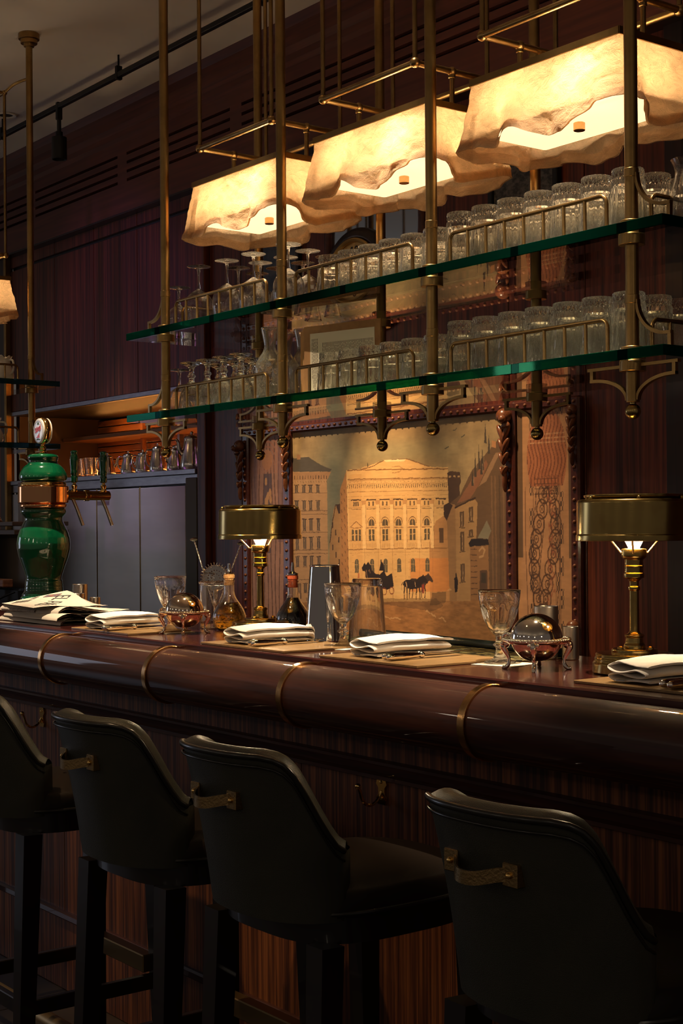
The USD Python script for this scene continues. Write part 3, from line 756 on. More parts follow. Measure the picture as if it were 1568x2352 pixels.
# ================================================================== bar stools
def stool_shell():
    """curved back: outer and inner leaf of a swept U, sloping down to low wings."""
    n, rows = 61, 22
    A = np.linspace(-1, 1, n)

    def plan(a, half, depth, y0):
        q = a * PI / 2
        return np.stack([half * np.sign(np.sin(q)) * np.abs(np.sin(q)) ** 0.86, y0 + depth * (1 - np.abs(np.cos(q)) ** 0.95)], -1)
    top = 0.992 - 0.010 * np.abs(A) ** 2 - 0.158 * np.interp(np.abs(A), [0, 0.44, 0.54, 0.61, 0.67, 0.73, 0.79, 0.86, 0.93, 1.0], [0, 0.0, 0.025, 0.08, 0.20, 0.40, 0.61, 0.80, 0.94, 1.0])
    bot = np.full(n, 0.706)

    def leaf(off, zlo, zhi):
        G = np.zeros((rows, n, 3))
        for i, t in enumerate(np.linspace(0, 1, rows)):
            z = zlo + (zhi - zlo) * t
            k = np.clip((z - 0.706) / 0.286, 0, 1)
            base = plan(A, 0.166 - off, 0.112 - off * 0.1, off)
            wide = 1 + 0.07 * k
            G[i, :, 0] = base[:, 0] * wide
            G[i, :, 1] = base[:, 1] - 0.064 * k * (1 - 0.7 * np.abs(A) ** 2) + 0.006 * np.sin(PI * k)
            G[i, :, 2] = z
        return G
    O, I = leaf(0.0, bot, top), leaf(0.044, bot, top - 0.002)
    mid_o, mid_i = O[-1], I[-1]
    arch = np.stack([mid_o * (1 - s) + mid_i * s + np.array([0, 0, 1.0]) * 0.012 * math.sin(PI * s) for s in np.linspace(0, 1, 8)])
    body = [grid(O), grid(arch), grid(I[::-1]), grid(np.stack([I[0], O[0]]))]
    for e, flip in ((0, False), (-1, True)):
        edge = np.stack([O[:, e] * (1 - s) + I[:, e] * s + np.array([0, 0.008, 0]) * math.sin(PI * s) for s in np.linspace(0, 1, 5)])
        body.append(grid(edge if flip else edge[::-1]))
    m = cat(body)
    m.merge_vertices()
    m.fix_normals()
    pip = O[-1] + np.array([0, -0.001, 0.0])
    pip2 = O[-1] - np.array([0, 0.0, 0.016]) + (O[-1] - O[-2]) * 0
    return m, tube(pip, 0.0052, 10), tube(pip2 + np.array([0, -0.0005, 0]), 0.0022, 8)


def stool_seat():
    n, K = 72, 10
    a = np.linspace(0, 2 * PI, n, endpoint=False)
    e = 3.2
    cx = np.sign(np.cos(a)) * np.abs(np.cos(a)) ** (2 / e) * 0.190
    cy = 0.245 + np.sign(np.sin(a)) * np.abs(np.sin(a)) ** (2 / e) * 0.205
    cy = cy + 0.022 * np.where(cy > 0.3, 1 - (cx / 0.190) ** 2, 0)
    V = []
    for t in np.linspace(0, 1, K):     # rounded cushion edge
        s = 1 - 0.10 * (1 - math.cos(t * PI / 2))
        z = 0.712 + 0.045 * math.sin(t * PI / 2)
        V.append(np.stack([cx * s, 0.245 + (cy - 0.245) * s, np.full(n, z)], -1))
    for s in np.linspace(0.86, 0.02, 10):
        V.append(np.stack([cx * s, 0.245 + (cy - 0.245) * s, np.full(n, 0.757 + 0.014 * (1 - s ** 2))], -1))
    G = np.array(V)
    G = np.concatenate([G, G[:, :1]], 1)
    m = grid(G)
    base = ext(Polygon(np.stack([cx * 0.97, 0.245 + (cy - 0.245) * 0.97], -1)), 0.046, 0.667)
    weld = np.stack([cx * 1.004, 0.245 + (cy - 0.245) * 1.004, np.full(n, 0.719)], -1)
    m.invert() if m.volume < 0 else None
    return m, base, tube(weld, 0.004, 8, closed=True)


def make_stool(label, loc, rz=0):
    s = thing("bar_stool", label, "bar stool", loc, rz, None)
    shell, pip, seam = stool_shell()
    b = part(s, "back_shell", shell, "leather", 40, "dark green-grey leather back curving into low wings")
    part(b, "piping", [pip, seam], "piping_leather", True)
    seat, base, weld = stool_seat()
    st = part(s, "seat", seat, "seat_leather", 40)
    part(st, "welt", weld, "piping_leather")
    part(s, "seat_rail", base, "stool_wood", 30)
    for sx in (-1, 1):
        for y0, y1 in ((0.075, 0.045), (0.405, 0.420)):
            leg = sweep([(sx * 0.160, y0, 0.670), (sx * 0.166, (y0 + y1) / 2, 0.33), (sx * 0.172, y1, 0.0)], rect(0.046, 0.046), up=np.array([[0, 1.0, 0]] * 3), scale=[1.0, 0.86, 0.70])
            part(s, "leg", leg, "stool_wood", False)
        part(s, "stretcher", bx(sx * 0.166 - 0.009, sx * 0.166 + 0.009, 0.07, 0.41, 0.255, 0.290, 0.002), "stool_wood", False)
    part(s, "stretcher", bx(-0.162, 0.162, 0.048, 0.066, 0.255, 0.290, 0.002), "stool_wood", False)
    part(s, "foot_bar", bx(-0.155, 0.155, 0.372, 0.405, 0.292, 0.334, 0.0025), "stool_brass", False, "brass-clad front foot bar")
    # hammered strap handle on the outside of the back
    y0, z = -0.0405, 0.912
    hb = part(s, "handle", sweep(spline([(-0.050, y0 - 0.003, z), (-0.042, y0 - 0.009, z - 0.001), (-0.023, y0 - 0.026, z - 0.006), (0, y0 - 0.032, z - 0.008), (0.023, y0 - 0.026, z - 0.006), (0.042, y0 - 0.009, z - 0.001), (0.050, y0 - 0.003, z)], 34), rect(0.0030, 0.019), up=np.array([[0, 0, 1.0]] * 34)), "hammered_brass", 40)
    for sx in (-1, 1):
        part(hb, "mounting_plate", bx(sx * 0.058 - 0.014, sx * 0.058 + 0.014, y0 - 0.0045, y0 + 0.014, z - 0.0155, z + 0.0155, 0.0015), "hammered_brass", False)
        part(hb, "screw", mv(ball((0, 0, 0), 0.0045, 2), (sx * 0.058, y0 - 0.0055, z)), "gold_brass")
    return s


st0 = make_stool("bar stool with brass strap handle, second from the left, beneath the left-hand brass ring", (-2.630, 1.372, 0))
copy(st0, (-2.122, 1.372, 0), 0, "bar stool with brass strap handle in the middle, between the second and third brass rings")
copy(st0, (-1.446, 1.368, 0), 0, "nearest bar stool, largest in the picture, at the lower right")
copy(st0, (-3.265, 1.372, 0), 0, "farthest bar stool, only its leather wing and seat seen at the left picture edge")

# ================================================================== place settings on the counter
def napkin():
    """linen folded twice and laid as a soft loaf of layers; long side along y."""
    rng = np.random.default_rng(5)
    L, W = 0.205, 0.105
    # closed S-fold outline in (x, z): one long ribbon, thick 3.2 mm
    c = [(0.048, 0.0035), (0.0, 0.0032), (-0.040, 0.0034), (-0.0505, 0.0085), (-0.040, 0.0135), (0.0, 0.0125), (0.040, 0.0125), (0.0485, 0.0165), (0.040, 0.0205), (0.0, 0.0200), (-0.040, 0.0205), (-0.0515, 0.0265), (-0.040, 0.0325), (0.0, 0.0315), (0.047, 0.0290)]
    c = spline(np.array(c), 90)
    n = 30
    tan = np.gradient(c, axis=0); tan /= np.linalg.norm(tan, axis=1, keepdims=True)
    nor = np.stack([-tan[:, 1], tan[:, 0]], -1)
    G = []
    ys = np.linspace(-L / 2, L / 2, n)
    for side in (1, -1):
        g = np.zeros((n, 90, 3))
        for i, y in enumerate(ys):
            th = 0.0019 if 0 < i < n - 1 else 0.0009
            q = c + nor * th * side
            puff = 1 + 0.16 * math.sin(PI * (i / (n - 1))) * 1.0
            w = meshkit.fbm(np.stack([q[:, 0] * 45, np.full(90, y * 22), q[:, 1] * 60], -1) + 9, 3, 3) - 0.5
            g[i, :, 0] = q[:, 0] * (1 + 0.03 * math.sin(y * 30)) + w * 0.004
            g[i, :, 1] = y + 0.004 * np.sin(q[:, 1] * 260)
            g[i, :, 2] = np.maximum(0.0006, q[:, 1] * puff + w * 0.006 * np.clip(q[:, 1] / 0.02, 0, 1))
        G.append(g)
    o, i_ = G
    ms = [grid(o), grid(i_[:, ::-1])]
    for e in (0, -1):
        s_ = np.stack([o[e], i_[e]]) if e == 0 else np.stack([i_[e], o[e]])
        ms.append(grid(s_))
    for e in (0, -1):
        s_ = np.stack([o[:, e], i_[:, e]]) if e == -1 else np.stack([i_[:, e], o[:, e]])
        ms.append(grid(s_))
    m = cat(ms); m.merge_vertices(); m.fix_normals()
    return m


NAPKIN = napkin()


def knife_parts():
    h = lathe(rnd([(0, 0), (0.0048, 0.001), (0.0066, 0.006), (0.0078, 0.016), (0.0078, 0.045), (0.0066, 0.070), (0.0052, 0.088), (0.0045, 0.092), (0.0060, 0.0945), (0.0078, 0.0985), (0.0060, 0.1025), (0.0042, 0.105), (0, 0.106)], 0.003), 20)
    h = mv(h, rx=-90)        # handle along +y
    bl = ext(Polygon([(-0.004, 0), (0.0045, 0), (0.0085, 0.03), (0.0085, 0.085), (0.003, 0.112), (-0.003, 0.116), (-0.0045, 0.1), (-0.0045, 0.02)]), 0.0012)
    return h, mv(bl, (0, 0.104, -0.0006))


def fork_mesh():
    """side view curve with a flat neck and four tines; along +y from the handle end."""
    hnd = Polygon([(-0.0085, 0.0), (0.0085, 0.0), (0.0095, 0.008), (0.006, 0.03), (0.0035, 0.08), (0.0028, 0.12), (0.006, 0.140), (0.0115, 0.150), (0.0125, 0.162), (0.0125, 0.166), (-0.0125, 0.166), (-0.0125, 0.162), (-0.0115, 0.150), (-0.006, 0.140), (-0.0028, 0.12), (-0.0035, 0.08), (-0.006, 0.03), (-0.0095, 0.008)]).buffer(0.0015)
    tines = [sbox(x - 0.0014, 0.16, x + 0.0014, 0.205) for x in (-0.0111, -0.0037, 0.0037, 0.0111)]
    p = shapely.union_all([hnd] + tines)
    m = ext(p, 0.0018)
    m = m.subdivide_to_size(0.012)
    y = m.vertices[:, 1]
    m.vertices[:, 2] += 0.010 * np.exp(-((y - 0.11) / 0.035) ** 2) + 0.016 * smoothstep(0.165, 0.205, y) + 0.004 * smoothstep(0.04, 0.0, y)
    return m


def cloth_set(i, mat_x, y0, y1, w, names, rz=0.0, nap_rz=0.0, kx=0.075):
    z = CZ + 0.0003
    yc = (y0 + y1) / 2
    pm = thing("placemat", names[0], "placemat", (mat_x + w / 2, yc, z), rz)
    part(pm, "board", bx(-w / 2, w / 2, -(y1 - y0) / 2, (y1 - y0) / 2, 0, 0.0055, 0.001), "mat_wood", False)
    part(pm, "felt_base", bx(-w / 2 + 0.002, w / 2 - 0.002, -(y1 - y0) / 2 + 0.002, (y1 - y0) / 2 - 0.002, -0.0002, 0.0003), "black_plastic", False)
    zt = z + 0.0058
    nx = mat_x + 0.105
    fk = thing("fork", names[2], "fork", (nx - 0.010, yc - 0.092, zt), 4)
    part(fk, "fork_body", fork_mesh(), "cutlery_steel", 40)
    np_ = thing("napkin", names[1], "napkin", (nx + 0.012, yc + 0.012, zt + 0.0015), nap_rz, "folded white napkins on the place settings")
    part(np_, "folded_cloth", NAPKIN, "linen", 60)
    for k, nm in ((0, names[3]), (1, names[4])):
        kf = thing("knife", nm, "knife", (nx + kx + 0.016 + k * 0.023, yc - 0.105 - 0.006 * k, zt + 0.0080), -2 + 5 * k)
        hm, bm = knife_parts()
        part(kf, "handle", hm, "silver_plate", 40)
        part(kf, "blade", bm, "cutlery_steel", 30)


def nm5(where):
    return [f"wooden placemat board {where}", f"folded white linen napkin {where}", f"fork under the napkin {where}", f"silver-handled knife next to the napkin {where}", f"outer silver knife {where}"]


cloth_set(0, -3.765, 1.888, 2.085, 0.33, nm5("at the far setting, beside the newspapers"), nap_rz=6)
cloth_set(1, -3.055, 1.880, 2.110, 0.355, nm5("at the setting in front of the left table lamp"), nap_rz=-2)
cloth_set(2, -2.565, 1.880, 2.130, 0.33, nm5("at the setting between the two right-hand goblets"), nap_rz=-3)
cloth_set(3, -1.842, 1.918, 2.140, 0.34, nm5("at the right edge, before the big table lamp"), nap_rz=-4)


def flutes(n, z0, z1, amp):
    """cut panels on a glass wall between z0 and z1."""
    def f(r, z, a):
        w = smoothstep(z0, z0 + 0.006, z) * (1 - smoothstep(z1 - 0.006, z1, z))
        return r * (1 - amp * w * (1 - np.abs(np.cos(a * n / 2)) ** 0.7))
    return f


def goblet(loc, label):
    g = thing("water_goblet", label, "goblet", loc, 8, None)
    foot = [(0.0, 0.0012), (0.014, 0.0008), (0.031, 0.0004), (0.033, 0.0012), (0.0325, 0.0028), (0.022, 0.0065), (0.012, 0.0125), (0.0098, 0.018)]
    stem = [(0.0098, 0.018), (0.0086, 0.024), (0.0082, 0.030), (0.0095, 0.0335), (0.0135, 0.0365), (0.0140, 0.039), (0.0105, 0.0415), (0.0085, 0.045), (0.0082, 0.0515), (0.0092, 0.056)]
    bowl = [(0.0092, 0.056), (0.0135, 0.0605), (0.0215, 0.0695), (0.0285, 0.0815), (0.0345, 0.096), (0.0390, 0.112), (0.0420, 0.130), (0.0440, 0.1485), (0.0442, 0.1500), (0.0436, 0.1508), (0.0428, 0.1498), (0.0405, 0.130), (0.0368, 0.113), (0.0318, 0.097), (0.0255, 0.083), (0.0180, 0.0725), (0.0090, 0.0662), (0.0, 0.0645)]

    def cut(r, z, a):
        outer = r
        w = smoothstep(0.058, 0.066, z) * (1 - smoothstep(0.108, 0.124, z))
        return outer * (1 - 0.085 * w * (1 - np.abs(np.cos(a * 5)) ** 0.8))

    def hexa(r, z, a):
        return r * (1 - 0.08 * (1 - np.abs(np.cos(a * 3))))
    b0 = spline(bowl[:7], 30)
    b_out = lathe(b0, 60, cut)
    b_in = lathe(np.vstack([bowl[6:10], spline(bowl[9:], 22)[1:]]), 60)
    part(g, "bowl", [b_out, b_in], "clear_glass", 50)
    part(g, "stem", lathe(spline(stem, 26), 36, hexa), "clear_glass", 40)
    part(g, "foot", lathe(np.vstack([foot[:4], spline(foot[3:], 12)[1:]]), 48), "clear_glass", 50)
    return g


def coaster(loc, label, rz):
    c = thing("coaster", label, "coaster", loc, rz)
    part(c, "paper_square", bx(-0.049, 0.049, -0.049, 0.049, 0, 0.0012), "coaster_paper", False)


zc = CZ + 0.0003
g0 = goblet((-2.199, 2.074, zc + 0.0013), "cut-glass goblet standing beside the right-hand silver butter dish")
copy(g0, (-2.733, 2.074, zc + 0.0013), 21, "cut-glass goblet in front of the metal shakers, in the middle of the counter")
copy(g0, (-3.480, 2.046, zc + 0.0013), 11, "cut-glass goblet behind the left-hand copper-toned butter dish")
coaster((-2.183, 2.072, zc), "square cream paper coaster under the goblet by the right butter dish", 12)
coaster((-2.725, 2.070, zc), "square cream paper coaster under the middle goblet", 10)
coaster((-3.465, 2.035, zc), "square cream paper coaster under the far goblet by the left butter dish", 8)


def butter_dish(loc, label, rz, metal):
    d = thing("butter_dish", label, "butter dish", loc, rz)
    hz = 0.058
    dome = [(0.0525 * math.cos(q), hz + 0.0525 * math.sin(q)) for q in np.linspace(0, PI / 2, 22)]
    dome[-1] = (0.0, dome[-1][1])
    part(d, "dome_lid", lathe(dome, 56), metal, True, "mirror-bright half-dome roll lid")
    bowl = [(0.0, hz - 0.042), (0.018, hz - 0.0405), (0.034, hz - 0.032), (0.046, hz - 0.017), (0.0515, hz - 0.002)]
    part(d, "bowl", lathe(spline(bowl, 18), 56), metal, True)
    part(d, "rim", lathe(rnd([(0.050, hz - 0.006), (0.062, hz - 0.006), (0.0675, hz - 0.002), (0.0675, hz + 0.001), (0.062, hz + 0.003), (0.051, hz + 0.002)], 0.001), 56), metal)
    nb = 60
    part(d, "beading", [ball((0.0655 * math.cos(q), 0.0655 * math.sin(q), hz + 0.0015), 0.0032, 1) for q in np.linspace(0, 2 * PI, nb, endpoint=False)], metal, kind="stuff")
    for q in (0.35, 1.92, 3.49, 5.06):
        c, s = math.cos(q), math.sin(q)
        rad = [(0.0605, hz - 0.003), (0.0655, hz - 0.010), (0.0620, hz - 0.022), (0.0545, hz - 0.038), (0.0560, hz - 0.050), (0.0640, hz - 0.0555), (0.068, hz - 0.0545)]
        p = spline([(r * c, r * s, z) for r, z in rad], 26)
        lg = part(d, "leg", tube(p, 0.0052, 10, scale=np.interp(np.linspace(0, 1, 26), [0, 0.2, 0.6, 0.85, 1], [1.35, 1.25, 0.62, 0.85, 0.7])), metal)
        part(lg, "scroll", [ball((0.0600 * c, 0.0600 * s, hz - 0.009), 0.0075, 2), ball((0.0665 * c - 0.008 * s, 0.0665 * s + 0.008 * c, hz - 0.007), 0.0042, 2), ball((0.0665 * c + 0.008 * s, 0.0665 * s - 0.008 * c, hz - 0.007), 0.0042, 2)], metal)
    part(d, "lid_handle", tube(spline([(-0.050, 0, hz + 0.004), (-0.064, 0, hz + 0.010), (-0.072, 0.002, hz + 0.004), (-0.069, 0.004, hz - 0.004)], 16), 0.0035, 10), metal)
    return d


butter_dish((-2.068, 2.050, zc), "silver domed butter dish on four legs near the right table lamp", 20, "silver_plate")
butter_dish((-3.392, 2.038, zc), "rose-toned domed butter dish on four legs beside the far goblet", 35, "rose_silver")


# ================================================================== brass table lamps
def table_lamp(loc, label):
    l = thing("table_lamp", label, "table lamp", loc)
    base = [(0, 0), (0.079, 0), (0.0805, 0.002), (0.0805, 0.019), (0.079, 0.0215), (0.0765, 0.023), (0.0765, 0.0285), (0.0745, 0.031), (0.0745, 0.037), (0.072, 0.0385), (0.044, 0.0395), (0.044, 0.045), (0.042, 0.047), (0, 0.047)]
    part(l, "base", lathe(rnd(base, 0.0012), 64), "lamp_brass", 40)
    part(l, "screw", [mv(ball((0, 0, 0), 0.0062, 2), (0.033 * math.cos(q), 0.033 * math.sin(q), 0.047)) for q in (0.3, 2.4, 4.5)], "lamp_brass")
    stem = [(0, 0.047), (0.021, 0.047), (0.0205, 0.053), (0.0175, 0.058), (0.0165, 0.068), (0.0185, 0.070), (0.0185, 0.0735), (0.012, 0.076), (0.0095, 0.080), (0.0090, 0.166), (0.0112, 0.168), (0.0112, 0.173), (0.0092, 0.175), (0.0092, 0.184), (0.014, 0.189), (0.0195, 0.191), (0.0195, 0.199), (0.0178, 0.201), (0.0178, 0.212), (0.0190, 0.2135), (0.0178, 0.215), (0.0178, 0.226), (0.0225, 0.229), (0.0240, 0.233), (0.0240, 0.2385), (0.0235, 0.246), (0.018, 0.247), (0, 0.247)]
    stem = [(r, z - (0.008 if z > 0.1 else 0.0)) for r, z in stem]
    part(l, "stem", lathe(rnd(stem, 0.001), 48), "lamp_brass", 40)
    sz = 0.254
    shade = [(0.1125, sz), (0.1135, sz + 0.0005), (0.1135, sz + 0.011), (0.1115, sz + 0.0125), (0.1115, sz + 0.074), (0.1085, sz + 0.079), (0.0925, sz + 0.080), (0.0915, sz + 0.083), (0.0895, sz + 0.0845), (0.0885, sz + 0.0825), (0.020, sz + 0.0805), (0.0, sz + 0.0805), (0.0, sz + 0.0785), (0.090, sz + 0.0785), (0.107, sz + 0.077), (0.1098, sz + 0.073), (0.1098, sz + 0.002), (0.1125, sz)]
    shade = [(r * 0.972, z) for r, z in shade]
    part(l, "shade", lathe(rnd(shade, 0.0016), 72), "lamp_brass", 40)
    part(l, "lid_ring", [lathe(rnd([(0.090, sz + 0.083), (0.094, sz + 0.083), (0.095, sz + 0.0875), (0.090, sz + 0.089), (0.086, sz + 0.0865), (0.086, sz + 0.083)], 0.001), 64)] + [mv(ball((0, 0, 0), 0.0042, 2), (0.098 * math.cos(q), 0.098 * math.sin(q), sz + 0.0815)) for q in np.arange(6) * PI / 3 + 0.3], "lamp_brass", 40)
    part(l, "bulb", mv(lathe([(0.0, 0.0), (0.0105, 0.001), (0.0125, 0.006), (0.0175, 0.016), (0.0185, 0.025), (0.015, 0.036), (0.008, 0.043), (0.0, 0.045)], 28), (0, 0, 0.238)), "lamp_bulb", True, "bright white glass bulb")
    for q in (-0.9, 1.2, 3.3):
        c, s = math.cos(q), math.sin(q)
        part(l, "spider_arm", tube([(0.0225 * c, 0.0225 * s, 0.2305), (0.029 * c, 0.029 * s, 0.2305), (0.036 * c, 0.036 * s, 0.238), (0.068 * c, 0.068 * s, 0.272), (0.103 * c, 0.103 * s, sz + 0.055)], 0.0021, 10), "hot_wire")
    return l


lamp0 = table_lamp((-1.893, 2.140, zc), "large brass table lamp with drum shade at the right end of the counter")
copy(lamp0, (-3.180, 2.142, zc), 40, "brass table lamp with drum shade farther along the counter, between the two cruet bottles")

# ================================================================== cruets, shakers, mixing glass, steel cups
def bottle(loc, label, liquid, stopper, extra):
    b = thing("cruet_bottle", label, "bottle", loc)
    out = spline([(0.030, 0.0), (0.0405, 0.006), (0.0465, 0.022), (0.0465, 0.036), (0.0405, 0.056), (0.0300, 0.073), (0.0200, 0.088), (0.0155, 0.100), (0.0145, 0.116), (0.0150, 0.132), (0.0160, 0.138)], 46)
    inn = out.copy(); inn[:, 0] -= 0.0022; inn[:, 1] = np.maximum(inn[:, 1], 0.0)
    inn[0:3, 1] += 0.003
    fill = inn[inn[:, 1] < (0.078 if liquid == "oil" else 0.096)]
    part(b, "glass_body", lathe(np.vstack([[(0, 0.0004)], out, [(0.0155, 0.1395), (0.0140, 0.1385)], inn[::-1], [(0, 0.0035)]]), 48), "clear_glass", 50)
    f2 = fill.copy(); f2[:, 0] -= 0.0005
    part(b, "liquid", lathe(np.vstack([[(0, 0.0042)], f2, [(0, f2[-1, 1])]]), 40), liquid, 50)
    if extra == "oil":
        rng = np.random.default_rng(8)
        hs = []
        for k in range(280):
            z = 0.006 + 0.064 * rng.random() ** 1.3
            rmax = np.interp(z, fill[:, 1], fill[:, 0]) - 0.004
            q, r = rng.random() * 2 * PI, rmax * math.sqrt(rng.random())
            hs.append(mv(bx(-0.0018, 0.0018, -0.0007, 0.0007, -0.0004, 0.0004), (r * math.cos(q), r * math.sin(q), z), rz=rng.random() * 360, rx=rng.random() * 180))
        part(b, "herbs", hs, "herbs", False, kind="stuff")
        part(b, "stopper", [mv(cyl((0, 0, 0), 0.0128, 0.020, 24, 0.001), (0, 0, 0.1235)), mv(cyl((0, 0, 0), 0.0158, 0.012, 24, 0.002), (0, 0, 0.1425))], "cork", 40, "pale cork stopper")
        part(b, "stopper_knob", mv(lathe([(0, 0), (0.010, 0.0), (0.015, 0.002), (0.0155, 0.004), (0.006, 0.006), (0.004, 0.012), (0.0035, 0.030), (0, 0.031)], 24), (0, 0, 0.1545)), "polished_steel")
    else:
        part(b, "stopper", [mv(cyl((0, 0, 0), 0.0128, 0.024, 24, 0.001), (0, 0, 0.1215)), mv(cyl((0, 0, 0), 0.0150, 0.013, 24, 0.002), (0, 0, 0.1425))], "red_cork", 40, "red cork stopper")
        part(b, "pour_spout", mv(lathe([(0, 0), (0.0155, 0.0), (0.0155, 0.004), (0.008, 0.007), (0.0050, 0.010), (0.0032, 0.034), (0.0026, 0.034), (0.0026, 0.02), (0, 0.02)], 24), (0, 0, 0.1555)), "polished_steel", 40)
    return b


bottle((-3.432, 2.207, zc), "round cruet bottle of golden herb oil with a pale cork", "oil", "cork", "oil")
bottle((-3.222, 2.276, zc), "round cruet bottle of black vinegar with red cork and metal spout", "vinegar", "red_cork", "vin")


def tin(loc, label, r0, r1, h, rz=0):
    s = thing("shaker_tin", label, "cocktail shaker", loc, rz)
    part(s, "tin_body", lathe(rnd([(0, 0.001), (r0 - 0.003, 0.0005), (r0, 0.003), (r1, h - 0.0035), (r1 + 0.0012, h - 0.002), (r1 + 0.0012, h), (r1 - 0.001, h), (r1 - 0.0015, h - 0.003), (r0 - 0.002, 0.005), (0, 0.004)], 0.0008), 56), "polished_steel", 40)
    return s


tin((-2.885, 2.135, zc + 0.0032), "tall upturned steel shaker tin right of the vinegar bottle", 0.0505, 0.037, 0.188)
t1 = thing("mixing_tumbler", "upturned clear mixing glass with thick base behind the middle goblet", "mixing glass", (-2.800, 2.200, zc + 0.0031))
part(t1, "glass_body", lathe([(0.0455, 0.0004), (0.047, 0.001), (0.0365, 0.150), (0.0355, 0.1535), (0.034, 0.155), (0.0, 0.155), (0.0, 0.139), (0.032, 0.138), (0.034, 0.135), (0.0440, 0.002), (0.0455, 0.0004)], 56), "clear_glass", 40)

mg = thing("mixing_glass", "straight mixing glass holding bar spoons and a strainer, left of the oil bottle", "mixing glass", (-3.520, 2.215, zc))
part(mg, "glass_body", lathe(rnd([(0, 0.001), (0.040, 0.0006), (0.0425, 0.003), (0.0425, 0.122), (0.0455, 0.127), (0.0465, 0.131), (0.0445, 0.133), (0.0415, 0.130), (0.0395, 0.122), (0.0395, 0.018), (0.036, 0.014), (0, 0.013)], 0.0012), 56), "clear_glass", 40)


def bar_spoon(base, tip, label):
    base, tip = np.array(base, float), np.array(tip, float)
    s = thing("bar_spoon", label, "bar spoon", base)
    d = tip - base
    Lh = np.linalg.norm(d)
    n = 90
    tt = np.linspace(0, 1, n)
    u = d / Lh
    v = np.cross(u, [0, 1, 0.2]); v /= np.linalg.norm(v)
    w = np.cross(u, v)
    ms = []
    for ph in (0, PI):
        q = tt * Lh / 0.0095 * 2 * PI * 0.5 + ph
        ms.append(tube(d[None] * tt[:, None] + 0.0011 * (np.cos(q)[:, None] * v + np.sin(q)[:, None] * w), 0.0013, 6))
    part(s, "twisted_shaft", ms, "silver_plate", 60)
    disc = mv(lathe([(0, -0.0012), (0.009, -0.001), (0.0118, 0), (0.009, 0.001), (0, 0.0014)], 24), tuple(d), ry=20, rx=15)
    part(s, "disc_end", disc, "silver_plate", 40)
    bowl = mv(lathe([(0, -0.003), (0.006, -0.002), (0.010, 0.001), (0.0105, 0.002), (0.009, 0.002), (0, -0.001)], 20), (0, 0, 0.002))
    part(s, "spoon_bowl", bowl, "silver_plate", 40)


bar_spoon((-3.505, 2.218, zc + 0.017), (-3.590, 2.190, zc + 0.252), "twisted bar spoon leaning left in the mixing glass, disc end up")
bar_spoon((-3.530, 2.212, zc + 0.017), (-3.435, 2.250, zc + 0.240), "twisted bar spoon leaning right in the mixing glass, behind the lamp shade")
sr = thing("cocktail_strainer", "round cocktail strainer with a coil spring standing in the mixing glass", "strainer", (-3.512, 2.213, zc + 0.142))
discp = Point(0, 0).buffer(0.037, 32)
holes = [Point(0.022 * math.cos(q), 0.022 * math.sin(q)).buffer(0.0018, 6) for q in np.linspace(0, 2 * PI, 18, endpoint=False)] + [Point(0.012 * math.cos(q), 0.012 * math.sin(q)).buffer(0.0016, 6) for q in np.linspace(0, 2 * PI, 10, endpoint=False)]
dm = ext(discp.difference(shapely.union_all(holes)), 0.0012)
part(sr, "strainer_disc", mv(mv(dm, rx=90), rz=42), "silver_plate", 30)
q = np.linspace(-0.35, PI + 0.35, 420)
coil = np.stack([(0.039 + 0.0055 * np.cos(q * 30)) * np.cos(q), 0.0055 * np.sin(q * 30), (0.039 + 0.0055 * np.cos(q * 30)) * np.sin(q)], -1)
part(sr, "spring", mv(tube(coil, 0.0009, 5), rz=42), "silver_plate")
part(sr, "strainer_handle", mv(bx(-0.006, 0.006, -0.001, 0.001, -0.105, -0.034, 0.0006), rz=42), "silver_plate", False)


def cup(loc, r, h, label):
    c = thing("steel_cup", label, "jigger cup", loc)
    part(c, "cup_body", lathe(rnd([(0, 0.001), (r - 0.001, 0.0004), (r, 0.002), (r, h - 0.001), (r - 0.0006, h), (r - 0.0014, h), (r - 0.0016, h - 0.002), (r - 0.0018, 0.004), (0, 0.003)], 0.0006), 44), "steel_cup", 40)


cup((-2.222, 2.232, zc), 0.0262, 0.112, "tall brushed steel cup behind the right butter dish")
cup((-2.170, 2.252, zc), 0.0180, 0.070, "short brushed steel cup to the right of the tall one, by the butter dish")
cup((-4.457, 2.268, zc), 0.0262, 0.098, "tallest brushed steel cup beside the beer tap")
cup((-4.356, 2.205, zc), 0.0272, 0.072, "wide brushed steel cup in front, beside the beer tap")
cup((-4.328, 2.258, zc), 0.0175, 0.058, "small brushed steel cup at the right of the three by the beer tap")

bm_ = thing("bar_mat", "black and brass patterned bar mat with dark rolled edge behind the napkins", "bar mat", (-2.62, 2.222, zc), -6)
part(bm_, "patterned_sheet", bx(-0.42, 0.42, -0.082, 0.075, 0, 0.003, 0.001), "bar_mat", False)
part(bm_, "rolled_edge", tube([(-0.42, 0.086, 0.0105), (0.42, 0.086, 0.0105)], 0.0105, 20), "mat_roll")
